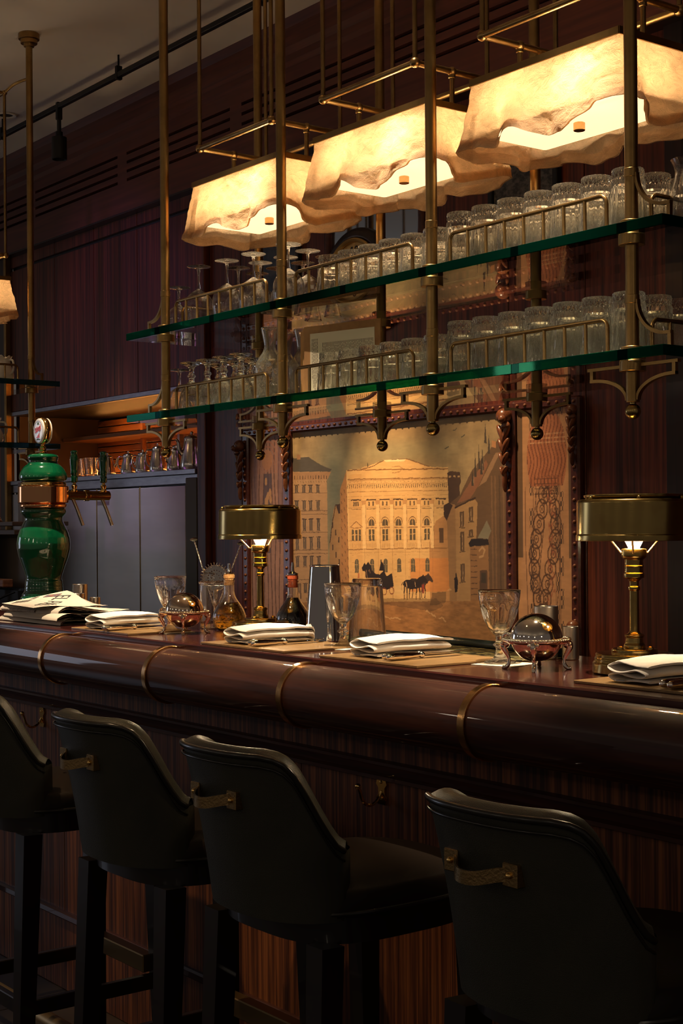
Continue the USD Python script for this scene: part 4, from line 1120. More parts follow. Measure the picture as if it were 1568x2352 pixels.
# ================================================================== glasses on the rack (upturned)
def highball(label, loc, h, r, group):
    g = thing("highball_glass", label, "glass", loc, 0, group)
    zf = h - 0.017
    o = [(r - 0.0016, 0.0004), (r, 0.0012), (r * 0.995, 0.02), (r * 0.96, h * 0.5), (r * 0.915, zf - 0.012), (r * 0.86, zf - 0.003)]
    foot = [(r * 0.86, zf - 0.003), (r * 0.83, zf), (r * 0.875, zf + 0.003), (r * 0.885, h - 0.005), (r * 0.86, h - 0.001), (r * 0.80, h), (0.0, h)]
    i_ = [(0.0, zf - 0.014), (r * 0.62, zf - 0.015), (r * 0.74, zf - 0.020), (r * 0.80, zf - 0.035), (r * 0.87, h * 0.45), (r * 0.935, 0.015), (r - 0.0016, 0.0004)]

    def cut(rr, z, a):
        w = smoothstep(0.012, 0.03, z) * (1 - smoothstep(zf - 0.006, zf - 0.001, z))
        return rr * (1 - w * (0.060 * np.abs(np.sin(a * 8 + 0.22 * np.sin(z * 110))) ** 0.8 + 0.010 * np.sin(a * 8 + z * 230)))

    def star(rr, z, a):
        return rr * (1 - 0.075 * np.abs(np.sin(a * 9 + (z - zf) * 200)) ** 0.8 * (rr > r * 0.5) * (z < h - 0.0005))
    oo = np.vstack([o[:2], np.stack([np.interp(np.linspace(0, 1, 12), np.linspace(0, 1, 4), [p[k] for p in o[1:5]]) for k in (0, 1)], -1)[1:], o[5:]])
    part(g, "glass_body", [lathe(oo, 128, cut), lathe(i_, 40)], "cut_glass", 26)
    part(g, "foot", lathe(foot, 108, star), "cut_glass", 24)
    return g


rows = [2.160, 2.238, 2.316]


ORD = ["first", "second", "third", "fourth", "fifth", "sixth", "seventh", "eighth", "ninth"]


def place_all(proto_fn, spots, what, where):
    """one labelled thing per spot: which row, counted from the guests' side, and which from the left."""
    p, row, n, last = None, -1, 0, -9
    for (x, y, z, rz) in sorted(spots, key=lambda q: (round(q[1] / 0.075), q[0])):
        k = round(y / 0.075)
        row, n = (row + 1, 0) if k != last else (row, n + 1)
        last = k
        label = f"{what}, {where}, {['front', 'second', 'third', 'fourth'][row]} row, {ORD[n]} from the left"
        group = f"{what}s, {where}".replace("glasss", "glasses")
        if p is None:
            p = proto_fn((x, y, z))
            meta(p, label=label, group=group)
        else:
            copy(p, (x, y, z), rz, label, group)
    return p


def bay(n, x_first, pitch, z, shift):
    out = []
    for k, y in enumerate(rows):
        for i in range(n):
            x = x_first + pitch * i + (shift if k % 2 else 0)
            if any(math.hypot(x - px, y - YR) < 0.052 for px in PX) or abs(x - PX[-1]) < 0.042 and y > 2.155:
                continue
            out.append((x, y, z + 0.0004, (37 * i + 53 * k) % 360))
    return out


place_all(lambda l: highball("tall upturned cut highball glass in the right bay of the upper glass shelf", l, 0.1195, 0.0370, None), bay(7, -2.4037, 0.0808, ZU, 0.0), "tall upturned highball", "upper shelf right bay")
place_all(lambda l: highball("tall upturned cut highball glass in the right bay of the lower glass shelf", l, 0.1195, 0.0370, None), bay(7, -2.4037, 0.0808, ZL, 0.0), "tall upturned highball", "lower shelf right bay")
place_all(lambda l: highball("shorter upturned cut tumbler in the middle bay of the upper glass shelf", l, 0.0985, 0.0360, None), [s for s in bay(6, -2.885, 0.0798, ZU, 0.0) if s[0] < -2.47], "short upturned tumbler", "upper shelf middle bay")
place_all(lambda l: highball("shorter upturned cut tumbler in the middle bay of the lower glass shelf", l, 0.0985, 0.0360, None), [s for s in bay(6, -2.885, 0.0798, ZL, 0.0) if s[0] < -2.47 and (s[0] > -2.74 or s[1] < 2.2)], "short upturned tumbler", "lower shelf middle bay")


def wine(label, loc, h, rb, group):
    """upturned wine glass: rim on the shelf, foot in the air."""
    g = thing("wine_glass", label, "glass", loc, 0, group)
    hb = h * 0.60
    o = spline([(rb * 0.80, 0.0005), (rb * 0.93, hb * 0.25), (rb, hb * 0.52), (rb * 0.88, hb * 0.78), (rb * 0.45, hb * 0.96), (0.0050, hb * 1.05)], 28)
    i_ = o.copy(); i_[:, 0] = np.maximum(i_[:, 0] - 0.0014, 0); i_[-6:, 1] -= 0.003; i_[-1, 0] = 0
    part(g, "bowl", lathe(np.vstack([i_[::-1], o]), 40), "clear_glass", True)
    part(g, "stem", lathe(spline([(0.0050, hb * 1.05), (0.0036, hb * 1.16), (0.0034, h - 0.02), (0.0050, h - 0.008)], 12), 16), "clear_glass", True)
    part(g, "foot", lathe([(0.0050, h - 0.008), (0.012, h - 0.0045), (0.028, h - 0.0022), (0.0335, h - 0.0014), (0.0340, h - 0.0006), (0.0335, h), (0.012, h - 0.001), (0, h - 0.0015)], 40), "clear_glass", 50)
    return g


place_all(lambda l: wine("upturned stemmed wine glass in the left bay of the upper glass shelf", l, 0.172, 0.0415, None),
          [(x, y, ZU + 0.0004, 0) for x, y in ((-3.545, 2.185), (-3.42, 2.20), (-3.295, 2.205), (-3.130, 2.205), (-3.500, 2.290), (-3.395, 2.295), (-3.285, 2.305), (-3.175, 2.300), (-3.545, 2.385), (-3.440, 2.385), (-3.330, 2.395), (-3.215, 2.395))], "upturned wine glass", "upper shelf left bay")
wine("small upturned wine glass at the very left of the upper shelf, behind the end pole", (-3.672, 2.195, ZU + 0.0004), 0.130, 0.033, None)
wine("small upturned wine glass at the very left of the lower shelf, behind the end pole", (-3.672, 2.195, ZL + 0.0004), 0.130, 0.033, None)


def cut_goblet(label, loc, group):
    g = thing("cut_goblet", label, "glass", loc, 0, group)
    o = spline([(0.0375, 0.0005), (0.0365, 0.02), (0.0330, 0.045), (0.0250, 0.066), (0.0120, 0.080), (0.0080, 0.086)], 26)
    i_ = spline([(0.0355, 0.0005), (0.0345, 0.02), (0.0300, 0.043), (0.0210, 0.060), (0.008, 0.070), (0.0, 0.071)], 18)

    def cut(r, z, a):
        w = smoothstep(0.01, 0.03, z) * (1 - smoothstep(0.074, 0.082, z))
        return r * (1 - 0.07 * w * (1 - np.abs(np.cos(a * 6)) ** 0.8))
    part(g, "bowl", [lathe(i_[::-1], 48), lathe(o, 60, cut)], "cut_glass", 50)
    part(g, "stem", lathe(spline([(0.0080, 0.086), (0.0076, 0.092), (0.0100, 0.096), (0.0125, 0.099), (0.0095, 0.103), (0.0072, 0.108), (0.0075, 0.118), (0.0100, 0.125)], 20), 18), "clear_glass", 40)
    part(g, "foot", lathe([(0.0100, 0.125), (0.018, 0.1295), (0.030, 0.133), (0.0325, 0.1355), (0.0325, 0.1375), (0.030, 0.1380), (0, 0.1372)], 40), "clear_glass", 50)
    return g


place_all(lambda l: cut_goblet("upturned heavy cut goblet in the left bay of the lower glass shelf", l, None),
          [(x, y, ZL + 0.0004, (i * 41) % 360) for i, (x, y) in enumerate(((-3.555, 2.165), (-3.470, 2.165), (-3.385, 2.165), (-3.300, 2.165), (-3.545, 2.250), (-3.460, 2.250), (-3.375, 2.250), (-3.535, 2.335), (-3.450, 2.335), (-3.365, 2.335), (-3.52, 2.42)))], "upturned cut goblet", "lower shelf left bay")


def carafe(label, loc, group):
    g = thing("carafe", label, "carafe", loc, 0, group)
    o = spline([(0.030, 0.0008), (0.0365, 0.006), (0.0385, 0.03), (0.0375, 0.06), (0.0400, 0.085), (0.0375, 0.105), (0.0260, 0.125), (0.0165, 0.142), (0.0165, 0.162), (0.0215, 0.187), (0.0240, 0.199)], 44)
    i_ = o.copy(); i_[:, 0] -= 0.0024; i_[:4, 1] += 0.006

    def cut(r, z, a):
        w = 1 - smoothstep(0.085, 0.10, z)
        return r * (1 - 0.045 * w * np.abs(np.sin(a * 7 + z * 30)))
    part(g, "glass_body", lathe(np.vstack([[(0, 0.0012)], o, [(0.0228, 0.2)], i_[::-1], [(0, 0.007)]]), 56, cut), "cut_glass", 50)
    return g


place_all(lambda l: carafe("clear glass carafe with flared neck beside the menus on the lower shelf", l, None),
          [(-3.205, 2.195, ZL + 0.0004, 0), (-3.262, 2.285, ZL + 0.0004, 20), (-3.180, 2.285, ZL + 0.0004, 40), (-3.255, 2.375, ZL + 0.0004, 50), (-3.165, 2.375, ZL + 0.0004, 70)], "flared glass carafe", "lower shelf beside menus")

jug = thing("glass_jug", "clear glass jug with a flared lip at the right end of the upper shelf", "jug", (-1.818, 2.225, ZU + 0.0004))
part(jug, "glass_body", lathe(np.vstack([[(0, 0.0008)], spline([(0.034, 0.001), (0.040, 0.02), (0.0415, 0.05), (0.034, 0.085), (0.0305, 0.105), (0.0385, 0.128)], 30), [(0.0370, 0.1285)], spline([(0.0285, 0.105), (0.0320, 0.085), (0.039, 0.05), (0.0375, 0.02), (0.032, 0.006)], 24), [(0, 0.005)]]), 44), "clear_glass", 50)

# menus standing in the middle bay of the lower shelf
def menu(loc, rz, label, w, h, page):
    m = thing("menu", label, "menu", loc, rz)
    part(m, "cover", bx(0, w, -0.0035, 0.0035, 0, h, 0.001), "menu_board", False)
    if page:
        part(m, "page", bx(0.022, w - 0.018, -0.0043, -0.0036, 0.012, h - 0.020), "menu_paper", False)
        rng = np.random.default_rng(3)
        ln = []
        for k in range(46):
            x = 0.028 + k * 0.0044
            if k in (5, 6, 7):
                continue
            top = h - 0.034 - (0.012 if k > 7 else 0.0)
            z = top
            while z > h - 0.034 - (0.09 + 0.05 * rng.random()):
                l = 0.004 + 0.010 * rng.random()
                ln.append(bx(x, x + 0.0014, -0.0046, -0.0043, z - l, z))
                z -= l + 0.0018
        part(m, "printed_lines", ln, "print_grey", False, kind="stuff")


menu((-3.074, 2.215, ZL + 0.0004), 14, "brown menu board with a printed cream page, front of the three menus", 0.250, 0.188, True)
menu((-3.112, 2.238, ZL + 0.0004), 14, "plain brown menu board standing second behind the printed menu", 0.250, 0.190, False)
menu((-3.150, 2.258, ZL + 0.0004), 14, "plain brown menu board standing last of the three menus on the lower shelf", 0.250, 0.188, False)

# ================================================================== far left rack: white jugs and a metal pot
def white_jug(label, loc, rz=0):
    j = thing("white_jug", label, "jug", loc, rz)
    o = spline([(0.026, 0.0006), (0.0365, 0.010), (0.0400, 0.028), (0.0350, 0.050), (0.0265, 0.070), (0.0255, 0.080), (0.0310, 0.095)], 34)
    i_ = o.copy(); i_[:, 0] -= 0.0025; i_[:3, 1] += 0.004

    def lip(r, z, a):
        w = smoothstep(0.078, 0.095, z)
        return r * (1 + 0.10 * w * np.cos(a * 6))
    m = lathe(np.vstack([[(0, 0.001)], o, [(0.0295, 0.0965)], i_[::-1], [(0, 0.005)]]), 48, lip)
    v = m.vertices
    an = np.arctan2(v[:, 1], v[:, 0])
    v[:, 2] += 0.006 * smoothstep(0.078, 0.095, v[:, 2]) * np.cos(an * 6)
    part(j, "jug_body", m, "white_ceramic", 60)
    part(j, "handle", tube(spline([(-0.028, 0, 0.084), (-0.047, 0, 0.082), (-0.054, 0, 0.060), (-0.046, 0, 0.036), (-0.0385, 0, 0.030)], 20), 0.0042, 10), "white_ceramic")
    return j


wj = white_jug("white porcelain jug beside the pole on the far left rack's upper shelf", (-5.228, 2.345, 1.9324), 200)
copy(wj, (-5.325, 2.345, 1.9324), 200, "white porcelain jug behind the metal pot, far left rack's upper shelf")
copy(wj, (-5.230, 2.300, 1.6944), 230, "white porcelain jug on the far left rack's lower shelf, behind the beer tap badge")


def pot(label, loc, h, r, rz, group=None):
    k = thing("coffee_pot", label, "coffee pot", loc, rz, group)
    b = spline([(r * 0.92, 0.0005), (r * 1.0, h * 0.06), (r * 0.99, h * 0.25), (r * 0.84, h * 0.52), (r * 0.70, h * 0.74), (r * 0.69, h * 0.80)], 28)
    part(k, "pot_body", lathe(np.vstack([[(0, 0.0006)], b, [(0, h * 0.80)]]), 40), "steel", 40)
    part(k, "lid", lathe(rnd([(r * 0.72, h * 0.795), (r * 0.73, h * 0.815), (r * 0.60, h * 0.865), (r * 0.30, h * 0.905), (0, h * 0.915)], 0.001), 36), "steel", 40)
    part(k, "lid_knob", [ball((0, 0, h * 0.955), r * 0.15, 2), mv(cyl((0, 0, 0), r * 0.07, h * 0.05, 10, 0.0003), (0, 0, h * 0.90))], "steel")
    part(k, "handle", tube(spline([(-r * 0.70, 0, h * 0.74), (-r * 1.25, 0, h * 0.76), (-r * 1.48, 0, h * 0.55), (-r * 1.30, 0, h * 0.28), (-r * 0.98, 0, h * 0.20)], 18), r * 0.085, 8), "steel")
    part(k, "spout", tube(spline([(r * 0.85, 0, h * 0.42), (r * 1.15, 0, h * 0.55), (r * 1.22, 0, h * 0.72), (r * 1.42, 0, h * 0.80)], 14), r * 0.16, 10, scale=np.linspace(1.5, 0.7, 14)), "steel")
    return k


pot("tall polished metal pot on the far left rack, cut by the picture edge", (-5.330, 2.245, 1.9324), 0.115, 0.034, 250)
LZ = 1.6224
k0 = pot("small steel coffee pot on the zinc ledge behind the right tap handle", (-6.270, 3.345, LZ), 0.112, 0.036, 60)
copy(k0, (-6.075, 3.350, LZ), 40, "small steel coffee pot on the zinc ledge, second from the left")
copy(k0, (-5.940, 3.352, LZ), 75, "small steel coffee pot on the zinc ledge, third from the left")
k1 = pot("medium steel coffee pot on the zinc ledge, fourth from the left", (-5.800, 3.350, LZ), 0.136, 0.038, 70)
copy(k1, (-5.680, 3.385, LZ), 10, "medium steel coffee pot on the zinc ledge, half hidden behind the rack's brass ball")
copy(k0, (-5.590, 3.315, LZ), 110, "small steel coffee pot on the zinc ledge, in front of the big pot")
pot("big steel coffee pot with a curved handle near the right end of the zinc ledge", (-5.495, 3.345, LZ), 0.172, 0.050, 250)
pot("big dark coffee pot last at the right end of the zinc ledge, in the corner", (-5.375, 3.370, LZ), 0.160, 0.046, 90)


def tumbler(label, loc):
    g = thing("ledge_tumbler", label, "glass", loc)
    part(g, "glass_body", lathe([(0, 0.001), (0.026, 0.0006), (0.028, 0.004), (0.036, 0.092), (0.0355, 0.094), (0.0345, 0.093), (0.0268, 0.014), (0, 0.012)], 48, lambda r, z, a: r * (1 - 0.03 * np.abs(np.sin(a * 9)) * (z > 0.012))), "cut_glass", 50)
    return g


tb = tumbler("clear ribbed tumbler on the zinc ledge between the two green tap handles", (-6.415, 3.335, LZ))
copy(tb, (-6.500, 3.350, LZ), 10, "clear ribbed tumbler on the zinc ledge, just left of the left tap handle")
copy(tb, (-6.590, 3.340, LZ), 20, "clear ribbed tumbler on the zinc ledge, nearest the green beer column")

# ================================================================== beer tap column
bt = thing("beer_tap", "green ceramic beer tap column with gold rings, two taps and a round badge", "beer tap", (-4.620, 2.215, zc))
def g_(prof, nm, mt, fn=None, n=72, r=0.002):
    return part(bt, nm, lathe(rnd(prof, r), n, fn), mt, 40)


g_([(0, 0), (0.084, 0), (0.086, 0.003), (0.086, 0.014), (0.080, 0.018), (0.080, 0.028), (0.082, 0.031), (0.078, 0.036), (0.060, 0.038), (0, 0.038)], "base_ring", "gold_brass")
lower = [(0.060, 0.036), (0.078, 0.040), (0.0810, 0.046), (0.0780, 0.053), (0.0740, 0.056), (0.0750, 0.061), (0.0690, 0.068), (0.0650, 0.076), (0.0660, 0.081), (0.0640, 0.086), (0.0650, 0.092), (0.0635, 0.099), (0.0640, 0.105),
         (0.0600, 0.112), (0.0625, 0.125), (0.0720, 0.153), (0.0840, 0.187), (0.0905, 0.215), (0.0915, 0.235), (0.0890, 0.256), (0.0810, 0.281), (0.0710, 0.302), (0.0655, 0.314), (0.0650, 0.322), (0.0670, 0.326), (0.0740, 0.334), (0.0790, 0.342), (0.0775, 0.352), (0.070, 0.356), (0, 0.356)]
g_([(0, 0.036)] + lower, "lower_column", "green_ceramic", r=0.004)
g_([(0, 0.3555), (0.074, 0.3555), (0.0795, 0.360), (0.0800, 0.368), (0.0765, 0.372), (0.076, 0.374), (0, 0.374)], "lower_gold_ring", "copper")
g_([(0, 0.3735), (0.0845, 0.3735), (0.0862, 0.376), (0.0862, 0.429), (0.0845, 0.432), (0, 0.432)], "fluted_band", "copper", lambda r, z, a: r * (1 - 0.012 * np.abs(np.sin(a * 26)) * (np.cos(a + 2.1) > -0.25) * ((z > 0.377) & (z < 0.428))), 240, 0.001)
g_([(0, 0.4315), (0.0770, 0.4315), (0.0795, 0.435), (0.0775, 0.440), (0.0770, 0.444), (0.0730, 0.448), (0, 0.448)], "upper_gold_ring", "gold_brass")
g_([(0, 0.4475), (0.0780, 0.450), (0.0815, 0.457), (0.0820, 0.466), (0.0790, 0.478), (0.0690, 0.495), (0.0600, 0.504), (0.0520, 0.509), (0.0485, 0.516), (0.0505, 0.524), (0.0530, 0.530), (0.0510, 0.538), (0.0420, 0.5425), (0.020, 0.5435), (0, 0.5435)], "upper_column", "green_ceramic", r=0.004)
g_([(0, 0.5430), (0.014, 0.5430), (0.0155, 0.546), (0.0110, 0.550), (0.0100, 0.553), (0.0135, 0.557), (0.0100, 0.561), (0.0090, 0.564), (0.0120, 0.567), (0.0080, 0.571), (0.0065, 0.580), (0, 0.582)], "badge_stem", "gold_brass", n=32, r=0.001)
zb = 0.622
disc = mv(lathe(rnd([(0, -0.012), (0.040, -0.012), (0.0455, -0.008), (0.0465, 0.0), (0.0455, 0.008), (0.040, 0.012), (0, 0.012)], 0.003), 64), (0, 0, zb), rx=90)
bd = part(bt, "badge", disc, "gold_brass", 40, "round white and gold badge with red lettering")
part(bd, "badge_face", mv(lathe(rnd([(0, 0.0), (0.0415, 0.0), (0.0435, 0.001), (0.0430, 0.0035), (0.038, 0.0052), (0, 0.0062)], 0.002), 64), (0, -0.0118, zb), rx=90), "badge_white")
part(bd, "badge_back", mv(lathe(rnd([(0, 0.0), (0.0440, 0.0), (0.0450, 0.0015), (0.0435, 0.004), (0, 0.006)], 0.002), 64), (0, 0.0118, zb), rx=-90), "badge_white")
part(bd, "badge_line", mv(lathe([(0.0335, 0.0), (0.0345, 0.0004), (0.0340, 0.0006), (0.0335, 0.0)], 64), (0, -0.0172, zb), rx=90), "copper")
tx = meshkit.text_mesh("Stiegl", 0.0135, 0.0008, bold=True)
tx.apply_translation((-tx.bounds[:, 0].mean(), 0, 0))
tx.apply_transform(trimesh.transformations.rotation_matrix(0.22, (0, 0, 1)))
tx.apply_transform(np.array([[0.92, 0, 0, 0], [0, 1.25, 0, 0], [0, 0, 1, 0], [0, 0, 0, 1.0]]))
part(bd, "badge_name", mv(tx, (0, -0.0178, zb - 0.001), rx=90), "badge_red", False)
part(bd, "badge_steps", mv(ext(Polygon([(-0.012, 0), (0.010, 0), (0.010, 0.016), (0.004, 0.0125), (0.004, 0.010), (-0.003, 0.0085), (-0.003, 0.005), (-0.012, 0.003)]), 0.0008), (0, -0.0178, zb - 0.024), rx=90), "badge_red", False)
t2 = meshkit.text_mesh("Salzburg", 0.0042, 0.0006)
t2.apply_translation((-t2.bounds[:, 0].mean(), 0, 0))
part(bd, "badge_small_print", mv(t2, (0, -0.0173, zb - 0.0305), rx=90), "green_ink", False)
part(bd, "badge_crest", mv(ext(Point(0, 0).buffer(0.0045, 8).union(sbox(-0.0075, -0.004, 0.0075, -0.0015)), 0.0006), (0, -0.0173, zb + 0.026), rx=90), "green_ink", False)
# tap pipe towards the barman's side
zp = 0.401
part(bt, "pipe_flange", mv(lathe(rnd([(0, 0), (0.026, 0), (0.026, 0.004), (0.022, 0.008), (0, 0.008)], 0.001), 36), (0, 0.083, zp), rx=-90), "black_metal")
part(bt, "tap_pipe", [mv(cyl((0, 0, 0), 0.0165, 0.165, 32, 0.001), (0, 0.088, zp), rx=-90), mv(cyl((0, 0, 0), 0.0195, 0.018, 32, 0.002), (0, 0.156, zp), rx=-90)], "gold_brass")
for y, lab in ((0.118, None), (0.232, None)):
    sp = part(bt, "tap", [mv(lathe(rnd([(0, 0), (0.011, 0), (0.0125, 0.004), (0.008, 0.010), (0.0095, 0.016), (0.0115, 0.020), (0.006, 0.026), (0.005, 0.034), (0, 0.036)], 0.001), 28), (0, y, zp + 0.013))], "gold_brass")
    part(sp, "tap_handle", mv(lathe(rnd([(0, 0), (0.0080, 0), (0.0125, 0.004), (0.0130, 0.018), (0.0105, 0.026), (0.0135, 0.034), (0.0120, 0.044), (0.0140, 0.062), (0.0150, 0.078), (0.0135, 0.094), (0.0105, 0.100), (0.0130, 0.106), (0.0120, 0.112), (0, 0.115)], 0.003), 32), (0, y, zp + 0.044)), "green_ceramic")
    part(sp, "spout", tube([(0, y - 0.006, zp - 0.012), (0.006, y + 0.008, zp - 0.05), (0.012, y + 0.026, zp - 0.105)], 0.0062, 14), "steel_cup")

# ================================================================== newspapers
def paper_sheet(w, d, th, curl, seed, fold=0.0):
    """folded newspaper: front (+x is the reader's right) and a rounded spine along -y; slightly wavy."""
    n, k = 34, 40
    rng = np.random.default_rng(seed)
    X = np.linspace(0, w, n)
    prof = [(d, th * 0.15), (d * 0.5, th * 0.10), (0.012, 0.0006), (0.0, th * 0.35), (0.006, th * 0.85), (d * 0.35, th * 1.05), (d, th * 0.6)]
    c = spline(np.array(prof), k)
    G = np.zeros((n, k, 3))
    for i, x in enumerate(X):
        wv = 0.0025 * (meshkit.fbm(np.stack([np.full(k, x * 9), c[:, 0] * 14, np.full(k, seed)], -1), 3, seed) - 0.5)
        G[i, :, 0] = x
        G[i, :, 1] = c[:, 0] + wv * 2
        G[i, :, 2] = np.maximum(c[:, 1] + wv + curl * ((x / w) - 0.5) ** 2 * c[:, 1] / th, 0.0004)
    return grid(G)


def paper(label, loc, rz, w, d, th, seed, tilt=0.0):
    p = thing("newspaper", label, "newspaper", loc, rz)
    part(p, "outer_sheet", paper_sheet(w, d, th, 0.004, seed), "newsprint", 60)
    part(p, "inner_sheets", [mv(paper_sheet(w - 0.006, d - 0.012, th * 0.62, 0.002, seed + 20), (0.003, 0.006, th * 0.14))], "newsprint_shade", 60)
    return p


NX, NY = -4.30, 1.900
paper("folded newspaper at the bottom of the stack on the counter's far end", (NX, NY + 0.004, zc), 2, 0.40, 0.27, 0.010, 1)
paper("folded newspaper second from the bottom of the stack", (NX + 0.02, NY + 0.010, zc + 0.0135), -1, 0.385, 0.265, 0.010, 2)
p3 = paper("folded newspaper with a dark photo strip, just under the top one", (NX - 0.02, NY + 0.016, zc + 0.0270), 3, 0.37, 0.25, 0.014, 3)
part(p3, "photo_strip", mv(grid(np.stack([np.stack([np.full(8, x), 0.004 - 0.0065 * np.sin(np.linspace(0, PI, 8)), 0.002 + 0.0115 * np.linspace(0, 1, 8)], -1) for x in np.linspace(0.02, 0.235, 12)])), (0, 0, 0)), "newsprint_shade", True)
top = thing("newspaper", "top newspaper with a big black headline, half unfolded and curling up", "newspaper", (NX - 0.03, NY + 0.03, zc + 0.0465), -8)
# loose front page that rises towards the column
TW, TD = 0.33, 0.215


def page_z(x, y):
    return 0.004 + 0.034 * (np.clip((TW - x) / TW, 0, 1)) ** 1.5 * smoothstep(0.0, TD, y) + 0.004 * np.sin(x * 22) * (y / TD) + 0.003 * np.sin(y * 30)


X, Y = np.meshgrid(np.linspace(0, TW, 40), np.linspace(0, TD, 28), indexing="ij")
part(top, "front_page", grid(np.stack([X, Y, page_z(X, Y)], -1)), "newsprint", True)
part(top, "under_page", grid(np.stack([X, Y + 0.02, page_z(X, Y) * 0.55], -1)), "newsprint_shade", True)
hd_ = meshkit.text_mesh("EL PAÍS", 0.046, 0.0003, bold=False)
hd_.apply_transform(np.array([[0.92, 0, 0, 0], [0, 1, 0, 0], [0, 0, 1, 0], [0, 0, 0, 1.0]]))


def print_on(m, x, y, rz):
    m = m.subdivide_to_size(0.008)
    m = mv(m, (x, y, 0), rz=rz)
    v = m.vertices
    v[:, 2] = page_z(v[:, 0], v[:, 1]) + 0.0006 + v[:, 2]
    return m


part(top, "headline", print_on(hd_, 0.060, 0.165, -38), "ink", False)
part(top, "news_photo", print_on(bx(0, 0.040, 0, 0.050, 0, 0.0002), 0.012, 0.145, -38), "photo_ink", False)
rng = np.random.default_rng(4)
part(top, "print_lines", [print_on(bx(0, 0.045 + 0.01 * rng.random(), 0, 0.0022, 0, 0.0002), 0.012 + 0.052 * c - 0.0038 * k, 0.118 - 0.040 * c - 0.0048 * k, -38) for c in range(3) for k in range(12) if 0.012 + 0.052 * c - 0.0038 * k > 0.004 and 0.118 - 0.040 * c - 0.0048 * k - 0.035 > 0.004], "ink", False, kind="stuff")

# ================================================================== clutter at the far left behind the column
sd = thing("side_shelf", "brown wooden side shelf with a beige panel below, far left behind the beer tap", "shelf", (-6.42, 2.9, 0))
part(sd, "board", bx(-0.7, 0.26, -0.10, 0.18, 1.385, 1.405, 0.002), "shelf_brown", False)
part(sd, "lower_board", bx(-0.7, 0.26, -0.09, 0.18, 1.345, 1.368, 0.002), "shelf_brown", False)
part(sd, "panel", bx(-0.7, 0.26, 0.0, 0.02, 0.0, 1.345), "panel_beige", False)
part(sd, "upright", bx(0.06, 0.11, 0.02, 0.10, 1.405, 1.59, 0.002), "panel_beige", False)
part(sd, "upright", bx(0.115, 0.145, 0.02, 0.10, 1.405, 1.59, 0.002), "shelf_brown", False)
mo = thing("monitor", "black till monitor at the far left picture edge behind the newspapers", "monitor", (-6.50, 2.80, 0))
part(mo, "screen", bx(-0.32, 0.085, -0.012, 0.012, 1.085, 1.348, 0.004), "black_plastic", False)
part(mo, "stand", [bx(-0.16, -0.10, -0.01, 0.03, 0.98, 1.10, 0.002), bx(-0.2, -0.05, -0.06, 0.06, 0.96, 0.98, 0.002)], "black_metal", False)
part(mo, "bezel", bx(-0.325, 0.09, -0.009, 0.009, 1.081, 1.352, 0.004), "black_metal", False)
gr = thing("portafilter_stand", "wood-handled coffee machine lever and black hoses behind the beer column", "coffee machine", (-6.30, 2.80, 0))
part(gr, "wood_block", bx(-0.10, 0.08, -0.02, 0.03, 1.105, 1.142, 0.004), "handle_wood", False)
part(gr, "machine_body", bx(-0.12, 0.14, 0.03, 0.09, 0.94, 1.10, 0.01), "black_metal", False)
part(gr, "hose", [tube(spline([(-0.1, -0.02, 0.98), (-0.07, -0.05, 1.04), (-0.02, -0.03, 1.09), (0.02, 0.0, 1.105)], 16), 0.006, 8), tube(spline([(-0.02, -0.03, 0.98), (0.03, -0.06, 1.02), (0.09, -0.03, 1.06), (0.12, 0.02, 1.085)], 16), 0.005, 8)], "black_plastic")
part(gr, "group_head", [mv(cyl((0, 0, 0), 0.024, 0.03, 24), (-0.03, -0.02, 1.07)), ball((-0.03, -0.035, 1.06), 0.016, 2)], "steel")
bl = thing("brass_bell", "small brass reception bell on the side shelf, far left", "bell", (-6.47, 2.86, 1.4053))
part(bl, "bell_dome", lathe(rnd([(0, 0.0), (0.030, 0.0), (0.031, 0.003), (0.026, 0.006), (0.024, 0.014), (0.014, 0.026), (0, 0.030)], 0.001), 32), "gold_brass")
part(bl, "bell_button", [mv(cyl((0, 0, 0), 0.004, 0.012, 12), (0, 0, 0.029)), ball((0, 0, 0.043), 0.005, 2)], "gold_brass")

# ================================================================== clock, mirror and pictures on the wall above
WY = WALL + 0.024
ck = thing("wall_clock", "round dark wooden wall clock with gold face and black numerals, half hidden by tumblers", "clock", (-4.192, WY - 0.002, 2.259))
part(ck, "case", mv(lathe(rnd([(0, 0), (0.198, 0), (0.200, 0.006), (0.198, 0.022), (0.185, 0.034), (0.168, 0.038), (0.158, 0.034), (0.155, 0.020), (0, 0.020)], 0.004), 80), rx=90), "dark_wood")
part(ck, "bezel", mv(lathe(rnd([(0.150, 0.030), (0.158, 0.036), (0.160, 0.042), (0.154, 0.046), (0.146, 0.040), (0.143, 0.034), (0.146, 0.030), (0.150, 0.030)], 0.001), 72), rx=90), "gold_trim")
part(ck, "face", mv(lathe([(0, 0.026), (0.148, 0.0255)], 64), rx=90), "clock_face")
for k in range(12):
    q = PI / 2 - k * PI / 6
    nt = meshkit.text_mesh(str(k or 12), 0.030, 0.001, bold=True)
    c0 = nt.bounds.mean(0)
    nt.apply_translation((-c0[0], -c0[1], 0))
    part(ck, "numeral", mv(nt, (0.116 * math.cos(q), -0.0262, 0.116 * math.sin(q)), rx=90), "ink", False)
part(ck, "hand", [mv(bx(-0.003, 0.003, -0.0290, -0.0280, -0.02, 0.085), ry=50), mv(bx(-0.0025, 0.0025, -0.0310, -0.0300, -0.02, 0.115), ry=-60)], "ink", False)
part(ck, "hub", mv(cyl((0, 0, 0), 0.008, 0.006, 20, 0.001), (0, -0.026, 0), rx=90), "gold_trim")

